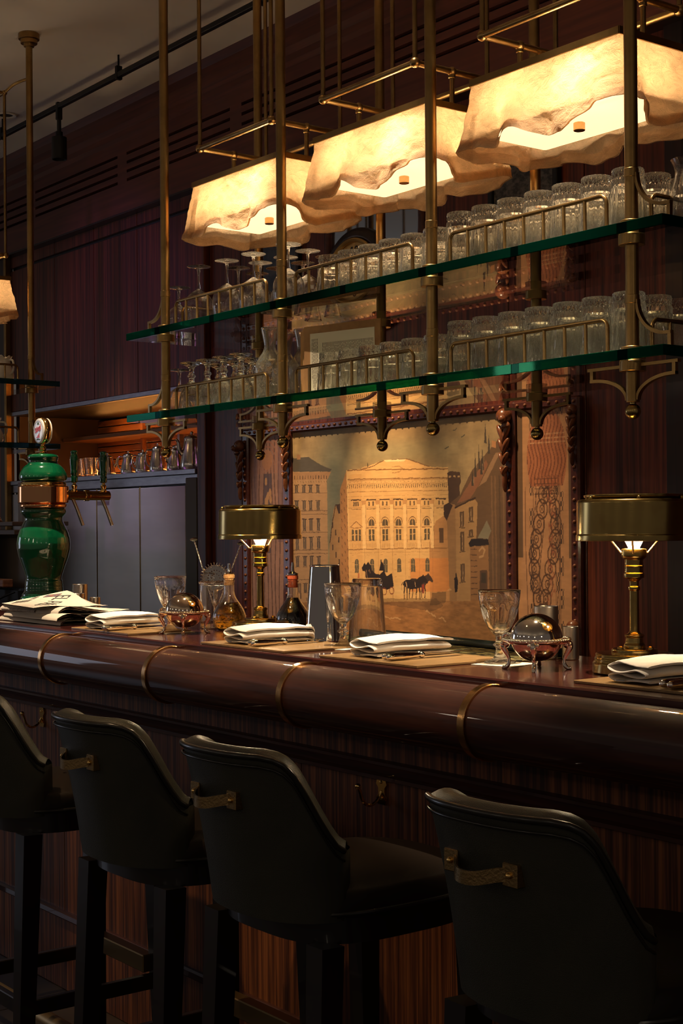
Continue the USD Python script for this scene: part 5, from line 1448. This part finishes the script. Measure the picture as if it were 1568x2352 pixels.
mr = thing("wall_mirror", "oval mirror in a dark red mahogany frame behind the clock and the lamps", "mirror", (-4.10, WY - 0.001, 2.43))
e = np.linspace(0, 2 * PI, 72, endpoint=False)
el = np.stack([0.262 * np.cos(e), 0.34 * np.sin(e)], -1)
part(mr, "glass", mv(ext(Polygon(el), 0.004), (0, -0.001, 0), rx=90), "mirror", False)
pth = np.stack([0.272 * np.cos(e), np.full(72, -0.010), 0.35 * np.sin(e)], -1)
part(mr, "frame", sweep(pth, circ(0.016, 12), closed=True), "frame_wood", True)


def framed(name, label, cx, cz, w, h, art, edge, fr=0.018, trim=None):
    f = thing(name, label, "picture", (cx, WY, cz))
    part(f, "art", bx(-w / 2, w / 2, -0.012, -0.004, -h / 2, h / 2), art, False)
    q = [bx(-w / 2 - fr, w / 2 + fr, -0.022, 0, h / 2, h / 2 + fr, 0.003), bx(-w / 2 - fr, w / 2 + fr, -0.022, 0, -h / 2 - fr, -h / 2, 0.003), bx(-w / 2 - fr, -w / 2, -0.022, 0, -h / 2, h / 2, 0.003), bx(w / 2, w / 2 + fr, -0.022, 0, -h / 2, h / 2, 0.003)]
    part(f, "frame", q, edge, False)
    if trim:
        part(f, "inner_trim", [bx(-w / 2, -w / 2 + 0.006, -0.016, -0.012, -h / 2, h / 2), bx(w / 2 - 0.006, w / 2, -0.016, -0.012, -h / 2, h / 2)], trim, False)


framed("wall_picture", "dark grey etching in a black frame, behind the nearest pendant lamp", -3.335, 2.40, 0.27, 0.36, "etching", "black_metal", 0.022)
framed("wall_picture", "narrow blue-black print with gold edges, behind the left pendant lamp", -4.70, 2.34, 0.25, 0.34, "blue_print", "dark_wood", 0.02, "gold_trim")
# ================================================================== triptych: painted street scene between two ornamental side panels
PY = WALL + 0.024          # the wall face behind it
FW = 0.036                 # frame width
TZ0, TZ1 = 0.86, 1.765


def sk(u, v):
    """sketch units of the composition -> metres on the canvas (x along the wall, z up)."""
    a, b = u - 784.0, v - HORIZON
    c, s = math.cos(ROLL), math.sin(ROLL)
    X, Y = (a * c + b * s) / F_PX, (-a * s + b * c) / F_PX
    dx, dy = -math.cos(YAW) + math.sin(YAW) * X, math.sin(YAW) + math.cos(YAW) * X
    t = (PY - 0.012) / dy
    return np.stack([dx * t, EYE - Y * t], -1)


class Canvas:
    def __init__(self, x0, x1, z0, z1, step, base):
        self.nx, self.nz = int((x1 - x0) / step) + 1, int((z1 - z0) / step) + 1
        self.X, self.Z = np.meshgrid(np.linspace(x0, x1, self.nx), np.linspace(z0, z1, self.nz), indexing="ij")
        self.C = np.zeros((self.nx, self.nz, 3)) + base
        self.rng = np.random.default_rng(2)
        q = np.stack([self.X * 22, self.Z * 22, np.zeros_like(self.X)], -1)
        self.n1 = meshkit.fbm(q + 7, 4, 1) - 0.5
        self.n2 = meshkit.fbm(q * np.array([1, 4, 1]) * 1.7 + 3, 3, 2) - 0.5
        self.wx = (meshkit.fbm(q * 3, 2, 5) - 0.5) * 0.004
        self.wz = (meshkit.fbm(q * 3 + 30, 2, 6) - 0.5) * 0.004

    def window(self, x0, x1, z0, z1):
        i = np.clip(np.searchsorted(self.X[:, 0], [x0 - 0.006, x1 + 0.006]), 0, self.nx)
        k = np.clip(np.searchsorted(self.Z[0], [z0 - 0.006, z1 + 0.006]), 0, self.nz)
        return slice(*i), slice(*k)

    def put(self, w, m, col, a=1.0):
        m = (np.asarray(m, float) * a)[..., None]
        self.C[w] = self.C[w] * (1 - m) + np.asarray(col) * m

    def poly(self, pts, col, a=1.0, rough=1.0, metres=False):
        p = np.array(pts, float)
        if not metres:
            p = sk(p[:, 0], p[:, 1])
        w = self.window(p[:, 0].min(), p[:, 0].max(), p[:, 1].min(), p[:, 1].max())
        if self.X[w].size == 0:
            return
        m = shapely.contains_xy(Polygon(p).buffer(0), self.X[w] + self.wx[w] * rough * 0.6, self.Z[w] + self.wz[w] * rough * 0.6)
        self.put(w, m, col, a)

    def line(self, pts, width, col, a=1.0, rough=1.0, metres=False):
        p = np.array(pts, float)
        if not metres:
            p = sk(p[:, 0], p[:, 1])
        from shapely.geometry import LineString
        g = LineString(p).buffer(width / 2, 4)
        b = g.bounds
        w = self.window(b[0], b[2], b[1], b[3])
        if self.X[w].size == 0:
            return
        m = shapely.contains_xy(g, self.X[w] + self.wx[w] * rough, self.Z[w] + self.wz[w] * rough)
        self.put(w, m, col, a)

    def mesh(self, y):
        P = np.stack([self.X, np.full_like(self.X, y), self.Z], -1)
        return grid(P), np.clip(self.C, 0.002, 1).reshape(-1, 3)


def paint_street():
    c = Canvas(-4.612, -3.416, TZ0 + 0.03, TZ1 - 0.02, 0.0018, (0.30, 0.20, 0.09))
    X, Z = c.X, c.Z
    hz = np.clip((Z - 1.20) / 0.55, 0, 1)[..., None]
    full = (slice(None), slice(None))
    # sky: muddy gold, a blue-green break between the houses
    sky = np.array((0.30, 0.235, 0.115)) * (1 - hz) + np.array((0.30, 0.205, 0.095)) * hz
    sky = sky * (1 + 0.45 * c.n1[..., None])
    c.C[:] = sky
    gp = sk(770, 1120)
    g = np.exp(-((X - gp[0]) / 0.10) ** 2 - ((Z - gp[1]) / 0.24) ** 2)
    c.put(full, g, (0.105, 0.135, 0.105), 0.8)
    gp = sk(900, 1040)
    g = np.exp(-((X - gp[0]) / 0.34) ** 2 - ((Z - gp[1]) / 0.05) ** 2)
    c.put(full, g, (0.27, 0.27, 0.15), 0.6)
    # square
    ground = np.array((0.31, 0.155, 0.055)) * (1 + 0.5 * c.n2[..., None]) * (1 + 0.3 * c.n1[..., None])
    zg = sk(np.array([690.0, 1150.0]), np.array([1378.0, 1378.0]))
    m = Z < np.interp(X, zg[:, 0], zg[:, 1])
    c.C[m] = ground[m]
    brown, ink_, cream = (0.055, 0.030, 0.014), (0.022, 0.014, 0.008), (0.62, 0.40, 0.16)

    # left house
    c.poly([(662, 1082), (752, 1083), (752, 1378), (662, 1385)], (0.40, 0.24, 0.115))
    c.poly([(662, 1084), (762, 1083), (754, 1100), (662, 1102)], (0.34, 0.19, 0.09))
    c.poly([(662, 1052), (710, 1048), (740, 1068), (763, 1077), (760, 1083), (662, 1082)], (0.085, 0.072, 0.052))
    c.poly([(684, 1043), (692, 1043), (692, 1054), (684, 1054)], (0.30, 0.16, 0.08))
    for k in range(15):
        c.line([(666 + k * 6.1, 1092), (666 + k * 6.1, 1099)], 0.003, brown)
        c.line([(667 + k * 6.0, 1104), (668 + k * 6.0, 1107)], 0.0024, brown, 0.7)
    for v in (1131, 1172, 1180, 1222, 1262, 1270, 1330):
        c.line([(664, v), (752, v + 0.5)], 0.0022, brown, 0.7)
    for v, h in ((1114, 16), (1150, 20), (1192, 26), (1234, 26), (1278, 22), (1340, 20)):
        for u in (682, 699, 714, 731):
            c.poly([(u - 3.4, v), (u + 3.4, v), (u + 3.4, v + h), (u - 3.4, v + h)], (0.10, 0.07, 0.045))
            c.line([(u, v), (u, v + h)], 0.0016, (0.50, 0.32, 0.16), 0.8)
            c.line([(u - 5, v - 1), (u + 5, v - 1)], 0.003, brown)
            c.line([(u - 5, v + h + 1), (u + 5, v + h + 1)], 0.0022, brown, 0.6)

    # houses in the gap
    c.poly([(766, 1172), (771, 1158), (781, 1172), (783, 1260), (800, 1385), (752, 1385), (757, 1240)], (0.33, 0.19, 0.075))
    c.poly([(771, 1158), (784, 1157), (783, 1178), (778, 1180)], brown)
    c.line([(757, 1245), (765, 1190), (771, 1160)], 0.004, brown)
    for k in range(9):
        c.poly([(762 + k % 3 * 7, 1200 + k * 17), (765 + k % 3 * 7, 1199 + k * 17), (765 + k % 3 * 7, 1212 + k * 17), (762 + k % 3 * 7, 1213 + k * 17)], brown, 0.9)

    # the theatre: flank and front
    c.poly([(797, 1082), (782, 1125), (780, 1385), (802, 1385), (800, 1090)], (0.34, 0.17, 0.06))
    for k in range(13):
        v = 1120 + k * 20
        for u in (784, 791, 797):
            c.line([(u, v + (797 - u) * 0.9), (u + 1.5, v + 6 + (797 - u) * 0.9)], 0.003, brown, 0.85)
    c.poly([(797, 1080), (832, 1078), (832, 1076), (880, 1060), (935, 1056), (988, 1075), (1030, 1077), (1031, 1384), (800, 1384)], cream)
    c.poly([(1000, 1200), (1031, 1180), (1031, 1384), (985, 1384), (985, 1250)], (0.40, 0.20, 0.07), 0.85)
    for a, b in ((985, 1031), (940, 985)):
        c.poly([(a, 1285), (b, 1285), (b, 1362), (a, 1362)], (0.55, 0.22, 0.055), 0.75)
    c.poly([(802, 1090), (831, 1089), (831, 1385), (802, 1385)], (0.56, 0.33, 0.12), 0.7)
    for v, w, a in ((1080, 0.004, 1), (1101, 0.004, .9), (1104, 0.002, .6), (1112, 0.002, .5), (1130, .0025, .6), (1140, .0015, .45), (1147, .0015, .4), (1166, .002, .55), (1242, .0022, .5), (1262, .0035, .9), (1270, .0015, .5)):
        c.line([(800, v + 1), (833, v)], w, (0.20, 0.10, 0.035), a)
        c.line([(833, v), (988, v), (1030, v)], w, (0.24, 0.12, 0.04), a)
    c.line([(834, 1078), (855, 1073), (880, 1060), (935, 1056), (988, 1075)], 0.003, (0.16, 0.08, 0.03))
    c.line([(846, 1064), (846, 1074)], 0.003, ink_)
    c.poly([(882, 1058), (934, 1057), (930, 1062), (886, 1062)], (0.80, 0.60, 0.32))
    c.line([(902, 1074), (918, 1073), (926, 1078), (918, 1086), (902, 1088)], 0.0024, (0.30, 0.15, 0.05), 0.8)
    for k in range(52):
        u = 800 + k * 4.45
        c.line([(u, 1114), (u - 1, 1122)], 0.0028, ink_, 0.9)
        if k % 2:
            c.line([(u, 1108), (u + 2, 1108)], 0.0018, brown, 0.5)
    cols = [836, 868, 900, 930, 962, 992]
    for u in cols:
        c.poly([(u - 4, 1152), (u + 4, 1152), (u + 4, 1262), (u - 4, 1262)], (0.74, 0.52, 0.24), 0.8)
        c.line([(u + 4, 1156), (u + 4, 1262)], 0.0024, (0.22, 0.11, 0.04), 0.8)
        c.poly([(u - 6, 1150), (u + 6, 1150), (u + 4, 1160), (u - 4, 1160)], (0.42, 0.22, 0.08), 0.8)
        c.line([(u, 1262), (u, 1384)], 0.002, (0.26, 0.13, 0.045), 0.6)
    for i, u in enumerate((818, 853, 884, 915, 947, 980, 1013)):
        c.line([(u - 11, 1149), (u + 11, 1149)], 0.004, brown)
        c.line([(u - 11, 1170), (u + 11, 1170)], 0.0024, brown, 0.7)
        for d in (-4.5, 0, 4.5):
            if i in (0,) or d:
                c.poly([(u + d - 1.7, 1153), (u + d + 1.7, 1153), (u + d + 1.7, 1163), (u + d - 1.7, 1163)], (0.13, 0.085, 0.04))
        if i == 6:
            c.poly([(u - 5, 1216), (u + 5, 1216), (u + 5, 1250), (u - 5, 1250)], ink_, 0.8)
            continue
        if i:
            aa = np.linspace(0, PI, 10)
            c.poly([(u - 6.5, 1209)] + [(u - 6.5 * math.cos(q), 1204 - 11 * math.sin(q)) for q in aa] + [(u + 6.5, 1209)], (0.10, 0.075, 0.04))
            c.line([(u - 9 * math.cos(q), 1203 - 14 * math.sin(q)) for q in aa], 0.0026, (0.18, 0.09, 0.03))
            c.line([(u, 1194), (u, 1208)], 0.002, cream)
        else:
            c.line([(u - 14, 1212), (u, 1198), (u + 14, 1212)], 0.003, (0.22, 0.10, 0.035))
        c.line([(u - 11, 1213), (u + 11, 1213)], 0.003, (0.24, 0.12, 0.045))
        for d in ((-3.7, 3.7) if i else (-8, 0, 8)):
            c.poly([(u + d - 2.5, 1217), (u + d + 2.5, 1217), (u + d + 2.5, 1243), (u + d - 2.5, 1243)], (0.095, 0.075, 0.04))
            c.line([(u + d - 2.5, 1229), (u + d + 2.5, 1229)], 0.0018, cream, 0.9)
        for k in range(6):
            c.line([(u - 9 + k * 3.6, 1249), (u - 9 + k * 3.6, 1258)], 0.0016, (0.26, 0.13, 0.05), 0.7)
        c.poly([(u - 4.6, 1293)] + [(u - 4.6 * math.cos(q), 1292 - 8 * math.sin(q)) for q in np.linspace(0, PI, 8)] + [(u + 4.6, 1293), (u + 4.6, 1316), (u - 4.6, 1316)], (0.10, 0.085, 0.05))
        c.line([(u, 1286), (u, 1316)], 0.0016, (0.5, 0.34, 0.15), 0.8)
        c.line([(u - 4.6, 1298), (u + 4.6, 1298)], 0.0014, (0.5, 0.34, 0.15), 0.8)
        for k in range(5):
            c.line([(u - 11, 1276 + k * 17), (u - 6, 1276 + k * 17)], 0.0015, (0.28, 0.14, 0.05), 0.6)

    # dark tower and the old houses on the right
    c.poly([(1029, 1090), (1034, 1086), (1058, 1088), (1060, 1112), (1056, 1120), (1058, 1160), (1031, 1162)], (0.075, 0.042, 0.022))
    for k in range(3):
        c.poly([(1032 + k * 10, 1096), (1037 + k * 10, 1096), (1037 + k * 10, 1100), (1032 + k * 10, 1100)], (0.42, 0.27, 0.12))
    c.poly([(1031, 1162), (1058, 1140), (1085, 1085), (1120, 1045), (1160, 1000), (1175, 1000), (1175, 1385), (1031, 1385)], (0.13, 0.075, 0.035))
    c.poly([(1050, 1160), (1088, 1100), (1118, 1062), (1122, 1072), (1100, 1120), (1080, 1150)], (0.24, 0.105, 0.05), 0.9)
    c.poly([(1100, 1122), (1140, 1045), (1150, 1046), (1118, 1110)], (0.34, 0.20, 0.10), 0.7)
    for k, (u, v) in enumerate(((1093, 1040), (1102, 1025), (1110, 1030), (1117, 972), (1125, 1000), (1107, 1050), (1086, 1078))):
        c.poly([(u - 2.5, v + 60 - k * 3), (u, v), (u + 3, v + 60 - k * 3)], (0.06, 0.045, 0.03))
        c.line([(u + 3, v + 20), (u + 3, v + 38)], 0.0028, (0.34, 0.24, 0.13), 0.7)
    c.poly([(1132, 1016), (1142, 1020), (1141, 1034), (1131, 1032)], (0.42, 0.20, 0.08))
    c.poly([(1046, 1172), (1090, 1150), (1097, 1160), (1094, 1230), (1078, 1385), (1046, 1385)], (0.37, 0.22, 0.09))
    c.poly([(1026, 1170), (1034, 1160), (1046, 1163), (1046, 1385), (1030, 1385)], (0.30, 0.17, 0.07))
    c.poly([(1019, 1165), (1030, 1158), (1040, 1164), (1026, 1200), (1020, 1190)], brown)
    c.line([(1046, 1170), (1092, 1148)], 0.006, brown)
    for (u, v, h) in ((1061, 1180, 34), (1082, 1170, 32), (1061, 1226, 44), (1081, 1222, 14), (1061, 1300, 40)):
        c.poly([(u - 5, v), (u + 5, v - 2), (u + 4, v + h), (u - 5, v + h)], (0.11, 0.065, 0.03))
        c.line([(u, v + 4), (u, v + h - 2)], 0.0026, (0.52, 0.34, 0.17), 0.8)
        c.line([(u - 7, v + h + 2), (u + 6, v + h + 1)], 0.003, brown, 0.8)
    c.poly([(1075, 1252), (1082, 1242), (1120, 1243), (1122, 1256), (1078, 1260)], ink_)
    c.poly([(1096, 1240), (1118, 1200), (1128, 1224), (1120, 1243)], (0.22, 0.20, 0.13), 0.85)
    c.poly([(1078, 1260), (1120, 1258), (1122, 1385), (1078, 1385)], (0.27, 0.14, 0.055))
    for k in range(9):
        c.line([(1080, 1266 + k * 13), (1094, 1266 + k * 13)], 0.0026, brown, 0.8)
    c.poly([(1100, 1315), (1117, 1314), (1117, 1375), (1099, 1376)], (0.10, 0.055, 0.028))
    c.poly([(1103, 1320), (1114, 1320), (1114, 1344), (1103, 1344)], (0.055, 0.04, 0.022))
    c.line([(1100, 1270), (1106, 1262), (1112, 1268), (1108, 1282), (1100, 1284)], 0.007, (0.48, 0.30, 0.14), 0.8)
    for u in (1130, 1138, 1148, 1157):
        c.line([(u, 1100), (u, 1385)], 0.007, (0.20, 0.11, 0.05) if u % 4 else (0.085, 0.05, 0.025), 0.8)
    # coach with two horses, a led pair, passers-by
    def blob(pts, col=ink_, a=1.0):
        c.poly(pts, col, a, 0.8)
    for dx, dy in ((8, -3), (0, 0)):
        blob([(u + dx, v + dy) for u, v in ((831, 1312), (829, 1306), (833, 1298), (836, 1294), (838, 1297), (842, 1303), (845, 1314), (852, 1322), (860, 1323), (866, 1327), (867, 1337), (862, 1343), (850, 1344), (842, 1341), (838, 1330), (837, 1314), (834, 1312))])
        for lx, k, l in ((841, -5, 1364), (846, 2, 1366), (860, -2, 1365), (865, 2, 1366)):
            c.line([(lx + dx, 1338 + dy), (lx + dx + k, 1352 + dy)], 0.005, ink_)
            c.line([(lx + dx + k, 1352 + dy), (lx + dx + k * 0.4, l + dy)], 0.003, ink_)
        c.line([(839 + dx, 1310), (842 + dx, 1328)], 0.003, (0.40, 0.23, 0.10), 0.6)
    blob([(866, 1325), (880, 1312), (886, 1325), (898, 1318), (902, 1348), (888, 1356), (868, 1352)])
    blob([(869, 1312), (874, 1290), (879, 1296), (882, 1314)])
    c.line([(874, 1288), (874, 1296)], 0.006, ink_)
    aa = np.linspace(0, 2 * PI, 18)
    for u, v in ((880, 1360), (897, 1358)):
        c.line([(u + 5.5 * math.cos(q), v + 8 * math.sin(q)) for q in aa], 0.003, (0.16, 0.035, 0.015))
    for dx, dy, cc in ((9, -2, (0.05, 0.03, 0.018)), (-3, 1, ink_)):
        blob([(u + dx, v + dy) for u, v in ((926, 1345), (928, 1337), (934, 1333), (942, 1333), (950, 1335), (957, 1333), (963, 1328), (970, 1325), (973, 1321), (975, 1325), (980, 1331), (984, 1340), (981, 1343), (975, 1339), (970, 1342), (966, 1349), (958, 1354), (944, 1355), (934, 1351))], cc)
        c.line([(926 + dx, 1339 + dy), (923 + dx, 1346 + dy), (923 + dx, 1356 + dy)], 0.003, cc)
        for lx, k in ((930, -1), (935, 1), (958, -1), (963, 2)):
            c.line([(lx + dx, 1349 + dy), (lx + dx + k, 1362 + dy)], 0.0058, cc)
            c.line([(lx + dx + k, 1362 + dy), (lx + dx + k - 1, 1378 + dy)], 0.0034, cc)
    c.poly([(966, 1345), (972, 1345), (971, 1366), (967, 1366)], (0.22, 0.04, 0.02))
    c.line([(930, 1340), (932, 1350)], 0.004, (0.50, 0.32, 0.16))
    c.line([(951, 1338), (952, 1350)], 0.003, (0.50, 0.32, 0.16))
    c.poly([(1041, 1332), (1047, 1328), (1050, 1340), (1048, 1364), (1042, 1364)], ink_)
    c.line([(1045, 1322), (1045, 1330)], 0.006, ink_)
    c.line([(688, 1340), (688, 1372)], 0.009, (0.09, 0.05, 0.025), 0.9)
    c.line([(822, 1320), (820, 1340)], 0.010, (0.36, 0.09, 0.03), 0.8)
    c.line([(768, 1320), (768, 1338)], 0.012, (0.36, 0.11, 0.04), 0.7)
    # long shadows and pale strokes painted on the square
    c.poly([(700, 1372), (1000, 1378), (1016, 1394), (990, 1408), (860, 1385), (700, 1380)], (0.10, 0.058, 0.026), 0.55, 3)
    c.poly([(990, 1365), (1022, 1362), (1020, 1388), (985, 1395)], (0.07, 0.045, 0.02), 0.6, 3)
    c.poly([(905, 1345), (925, 1348), (925, 1366), (903, 1368)], (0.60, 0.42, 0.19), 0.7, 2)
    for u, v, l, s in ((872, 1416, 22, 6), (896, 1420, 20, 6), (975, 1408, 22, 12), (1003, 1422, 18, 8), (1025, 1358, 8, 2), (850, 1405, 16, 3)):
        c.line([(u, v), (u + l * 0.5, v + s * 0.3), (u + l, v + s)], 0.0045, (0.56, 0.37, 0.18), 0.6, 3)
    for u, v in ((1048, 992), (1066, 1007), (1028, 1033)):
        c.line([(u - 4, v + 1), (u, v), (u + 1, v - 1), (u + 4, v - 4)], 0.004, (0.10, 0.085, 0.05))
    c.C *= (1 + 0.22 * c.n1[..., None] + 0.20 * c.n2[..., None])
    return c.mesh(PY - 0.012)


def paint_ornament(x0, x1, seed, cool):
    """generic ornamental panel: flowing stripes, a winding ribbon with rings and a chequered border."""
    c = Canvas(x0, x1, TZ0 + 0.03, TZ1 - 0.02, 0.0022, (0.42, 0.22, 0.10) if not cool else (0.28, 0.155, 0.11))
    full = (slice(None), slice(None))
    X, Z = (c.X - x0) / (x1 - x0), (c.Z - TZ0) / (TZ1 - TZ0)
    dark, line_, pale = (0.035, 0.022, 0.016), (0.055, 0.022, 0.010), (0.40, 0.22, 0.10)
    c.C *= (1 + 0.4 * c.n1[..., None])
    if cool:
        # rising wavy bands with dark blots at the centre
        for k in range(9):
            f = 0.06 + k * 0.11 + 0.022 * np.sin(Z * 13 + k * 1.1) * (0.4 + Z)
            c.put(full, np.abs(X - f) < 0.012, line_, 0.8)
        band = np.abs(X - 0.5 - 0.03 * np.sin(Z * 9)) < 0.11
        c.put(full, band & (Z > 0.45) & (Z < 0.80), (0.06, 0.045, 0.06), 0.8)
        for k in range(14):
            a, b = c.rng.uniform(0.40, 0.60), c.rng.uniform(0.46, 0.79)
            c.put(full, ((X - a) / 0.035) ** 2 + ((Z - b) / 0.018) ** 2 < 1, pale, 0.9)
        fan = np.abs(((np.hypot((X - 0.5) * 0.36, (Z - 0.82) * 1.0) * 46) % 1) - 0.5) < 0.16
        c.put(full, fan & (Z > 0.80), (0.30, 0.12, 0.07), 0.8)
        c.put(full, np.hypot((X - 0.5) * 0.30, Z - 0.86) < 0.045, (0.34, 0.16, 0.08), 0.9)
        c.put(full, (X < 0.22) & (Z > 0.55), (0.10, 0.06, 0.075), 0.55)
        c.put(full, (X > 0.80) & (Z > 0.50), (0.10, 0.06, 0.075), 0.55)
    else:
        c.put(full, ((X < 0.10) | (X > 0.93)) & (Z > 0.45), (0.05, 0.035, 0.022), 0.8)
        # winding ribbon of big scales with rings
        for k in range(15):
            zz = 0.10 + k * 0.052
            for s, ph in ((0, 0.0), (1, 1.7)):
                xx = 0.50 + 0.10 * math.sin(zz * 11 + ph) + (s - 0.5) * 0.20
                d = np.hypot((X - xx) * 0.31, (Z - zz) * 0.9)
                c.put(full, np.abs(d - 0.030) < 0.0032, line_, 0.85)
                c.put(full, np.abs(d - 0.012) < 0.0024, line_, 0.85)
                c.put(full, d < 0.005, line_, 0.7)
        for k in range(4):
            f = 0.30 + 0.14 * k + 0.05 * np.sin(Z * 11 + k)
            c.put(full, (np.abs(X - f) < 0.007) & (Z < 0.74), line_, 0.8)
        # chequered vertical borders in staggered blocks
        for cx, w in ((0.26, 0.035), (0.73, 0.03), (0.81, 0.03)):
            on = np.abs(X - cx) < w
            blk = ((Z * 9 + (cx > 0.75) * 0.5) % 1) < 0.62
            chk = (np.floor((X - cx) / 0.022) + np.floor(Z * 62)) % 2 == 0
            c.put(full, on & blk & chk, dark, 0.9)
            c.put(full, np.abs(np.abs(X - cx) - w) < 0.004, line_, 0.7)
        # arched field of wavy threads at the top, dotted bands
        arch = ((X - 0.54) / 0.36) ** 2 + ((Z - 0.80) / 0.17) ** 2 < 1
        c.put(full, arch & (Z > 0.70), (0.34, 0.115, 0.045), 0.85)
        thr = np.abs(((X * 16 + 0.5 * np.sin(Z * 46)) % 1) - 0.5) < 0.13
        c.put(full, arch & thr & (Z > 0.70), (0.10, 0.03, 0.014), 0.8)
        dots = (np.abs(((Z * 70) % 1) - 0.5) < 0.2) & (np.abs(((X * 34) % 1) - 0.5) < 0.24) & (np.abs(Z - 0.865) < 0.022)
        c.put(full, arch & dots, (0.55, 0.34, 0.17), 0.9)
        net = (np.abs(((X * 15 + np.floor(Z * 58) * 0.5) % 1) - 0.5) > 0.42) | (np.abs(((Z * 58) % 1) - 0.5) > 0.42)
        c.put(full, net & (X > 0.32) & (X < 0.74) & (Z > 0.66) & (Z < 0.735), line_, 0.8)
        c.put(full, (np.abs(X - 0.16 - 0.02 * np.sin(Z * 8)) < 0.008) & (Z < 0.7), line_, 0.6)
        for k in range(12):
            zz = 0.20 + k * 0.045
            xx = 0.62 + 0.04 * math.sin(k * 2.3)
            c.put(full, np.abs(np.hypot((X - xx) * 0.31, (Z - zz) * 0.9 - 0.012 * np.sin(X * 60)) - 0.010) < 0.003, (0.26, 0.07, 0.03), 0.7)
    c.C *= (1 + 0.2 * c.n2[..., None])
    return c.mesh(PY - 0.012)


tp = thing("wall_painting", "triptych with an old-town street scene between two narrow ornamental panels in a beaded red-brown frame", "painting", (0, 0, 0))
m, col = paint_street()
part(tp, "street_canvas", m, "painted", True, "muddy gold painting of a theatre square with horses and a coach", color=col)
m, col = paint_ornament(-4.912, -4.665, 3, True)
part(tp, "side_canvas", m, "painted", True, "left panel of wavy brown and violet bands", color=col)
m, col = paint_ornament(-3.370, -3.130, 4, False)
part(tp, "side_canvas", m, "painted", True, "right panel of ringed scales and chequered borders", color=col)
part(tp, "backing", bx(-4.94, -3.10, PY - 0.010, PY, TZ0, TZ1, 0.001), "dark_wood", False)


def beaded(x0, x1, z0, z1):
    v = (z1 - z0) > (x1 - x0)
    f = part(tp, "frame_bar", bx(x0, x1, PY - 0.026, PY - 0.002, z0, z1, 0.006), "frame_wood", False)
    n = int((z1 - z0 if v else x1 - x0) / 0.0335)
    for k in range(n):
        t = (k + 0.5) / n
        p = ((x0 + x1) / 2, PY - 0.026, z0 + (z1 - z0) * t) if v else (x0 + (x1 - x0) * t, PY - 0.026, (z0 + z1) / 2)
        part(f, "bead", mv(ball((0, 0, 0), 0.0066, 1), p), "carved_wood", True)


def carving(x, z, s=1.0, flip=1):
    """carved acanthus drop: a scrolled head and overlapping leaves down the post."""
    def leaf(dx, dz, w, l, tilt, dy=0.0):
        m = trimesh.creation.icosphere(2, 1.0)
        v = m.vertices
        v[:, 0] *= 0.55 + 0.45 * np.clip(v[:, 2] + 0.6, 0, 1)
        v[:, 0] += 0.35 * v[:, 2] ** 2
        v *= np.array([w, 0.011, l])
        m.apply_transform(trimesh.transformations.rotation_matrix(math.radians(tilt), (0, 1, 0)))
        m.apply_translation((x + dx * s, PY - 0.038 - dy, z + dz * s))
        return m
    ms = [mv(ball((0, 0, 0), 0.026 * s, 3), (x, PY - 0.040, z)), mv(ball((0, 0, 0), 0.013 * s, 2), (x + 0.013 * flip * s, PY - 0.060, z - 0.010 * s)), leaf(0.012 * flip, -0.030, 0.015 * s, 0.020 * s, 70 * flip, 0.008)]
    for k in range(4):
        f = 1 - 0.16 * k
        for sd in (-1, 1):
            ms.append(leaf(sd * 0.010 * f, -0.055 - 0.040 * k, sd * 0.011 * s * f, 0.034 * s * f, sd * 24, 0.004))
    ms.append(leaf(0, -0.21, 0.008 * s, 0.034 * s, 0))
    part(tp, "carved_ornament", ms, "carved_wood", True, "carved acanthus leaf ornament", kind="stuff")


for a, b in ((-4.9475, -4.909), (-4.664, -4.613), (-3.4155, -3.372), (-3.129, -3.090)):
    beaded(a, b, TZ0, TZ1)
beaded(-4.613, -3.4155, TZ1 - 0.030, TZ1)
beaded(-4.909, -4.664, TZ1 - 0.030, TZ1)
beaded(-3.372, -3.129, TZ1 - 0.030, TZ1)
carving(-4.945, 1.70, 0.9, -1)
carving(-4.625, 1.72, 0.85, 1)
carving(-3.402, 1.72, 1.0, 1)
carving(-3.106, 1.72, 0.7, 1)
carving(-3.106, 1.06, 0.8, 1)
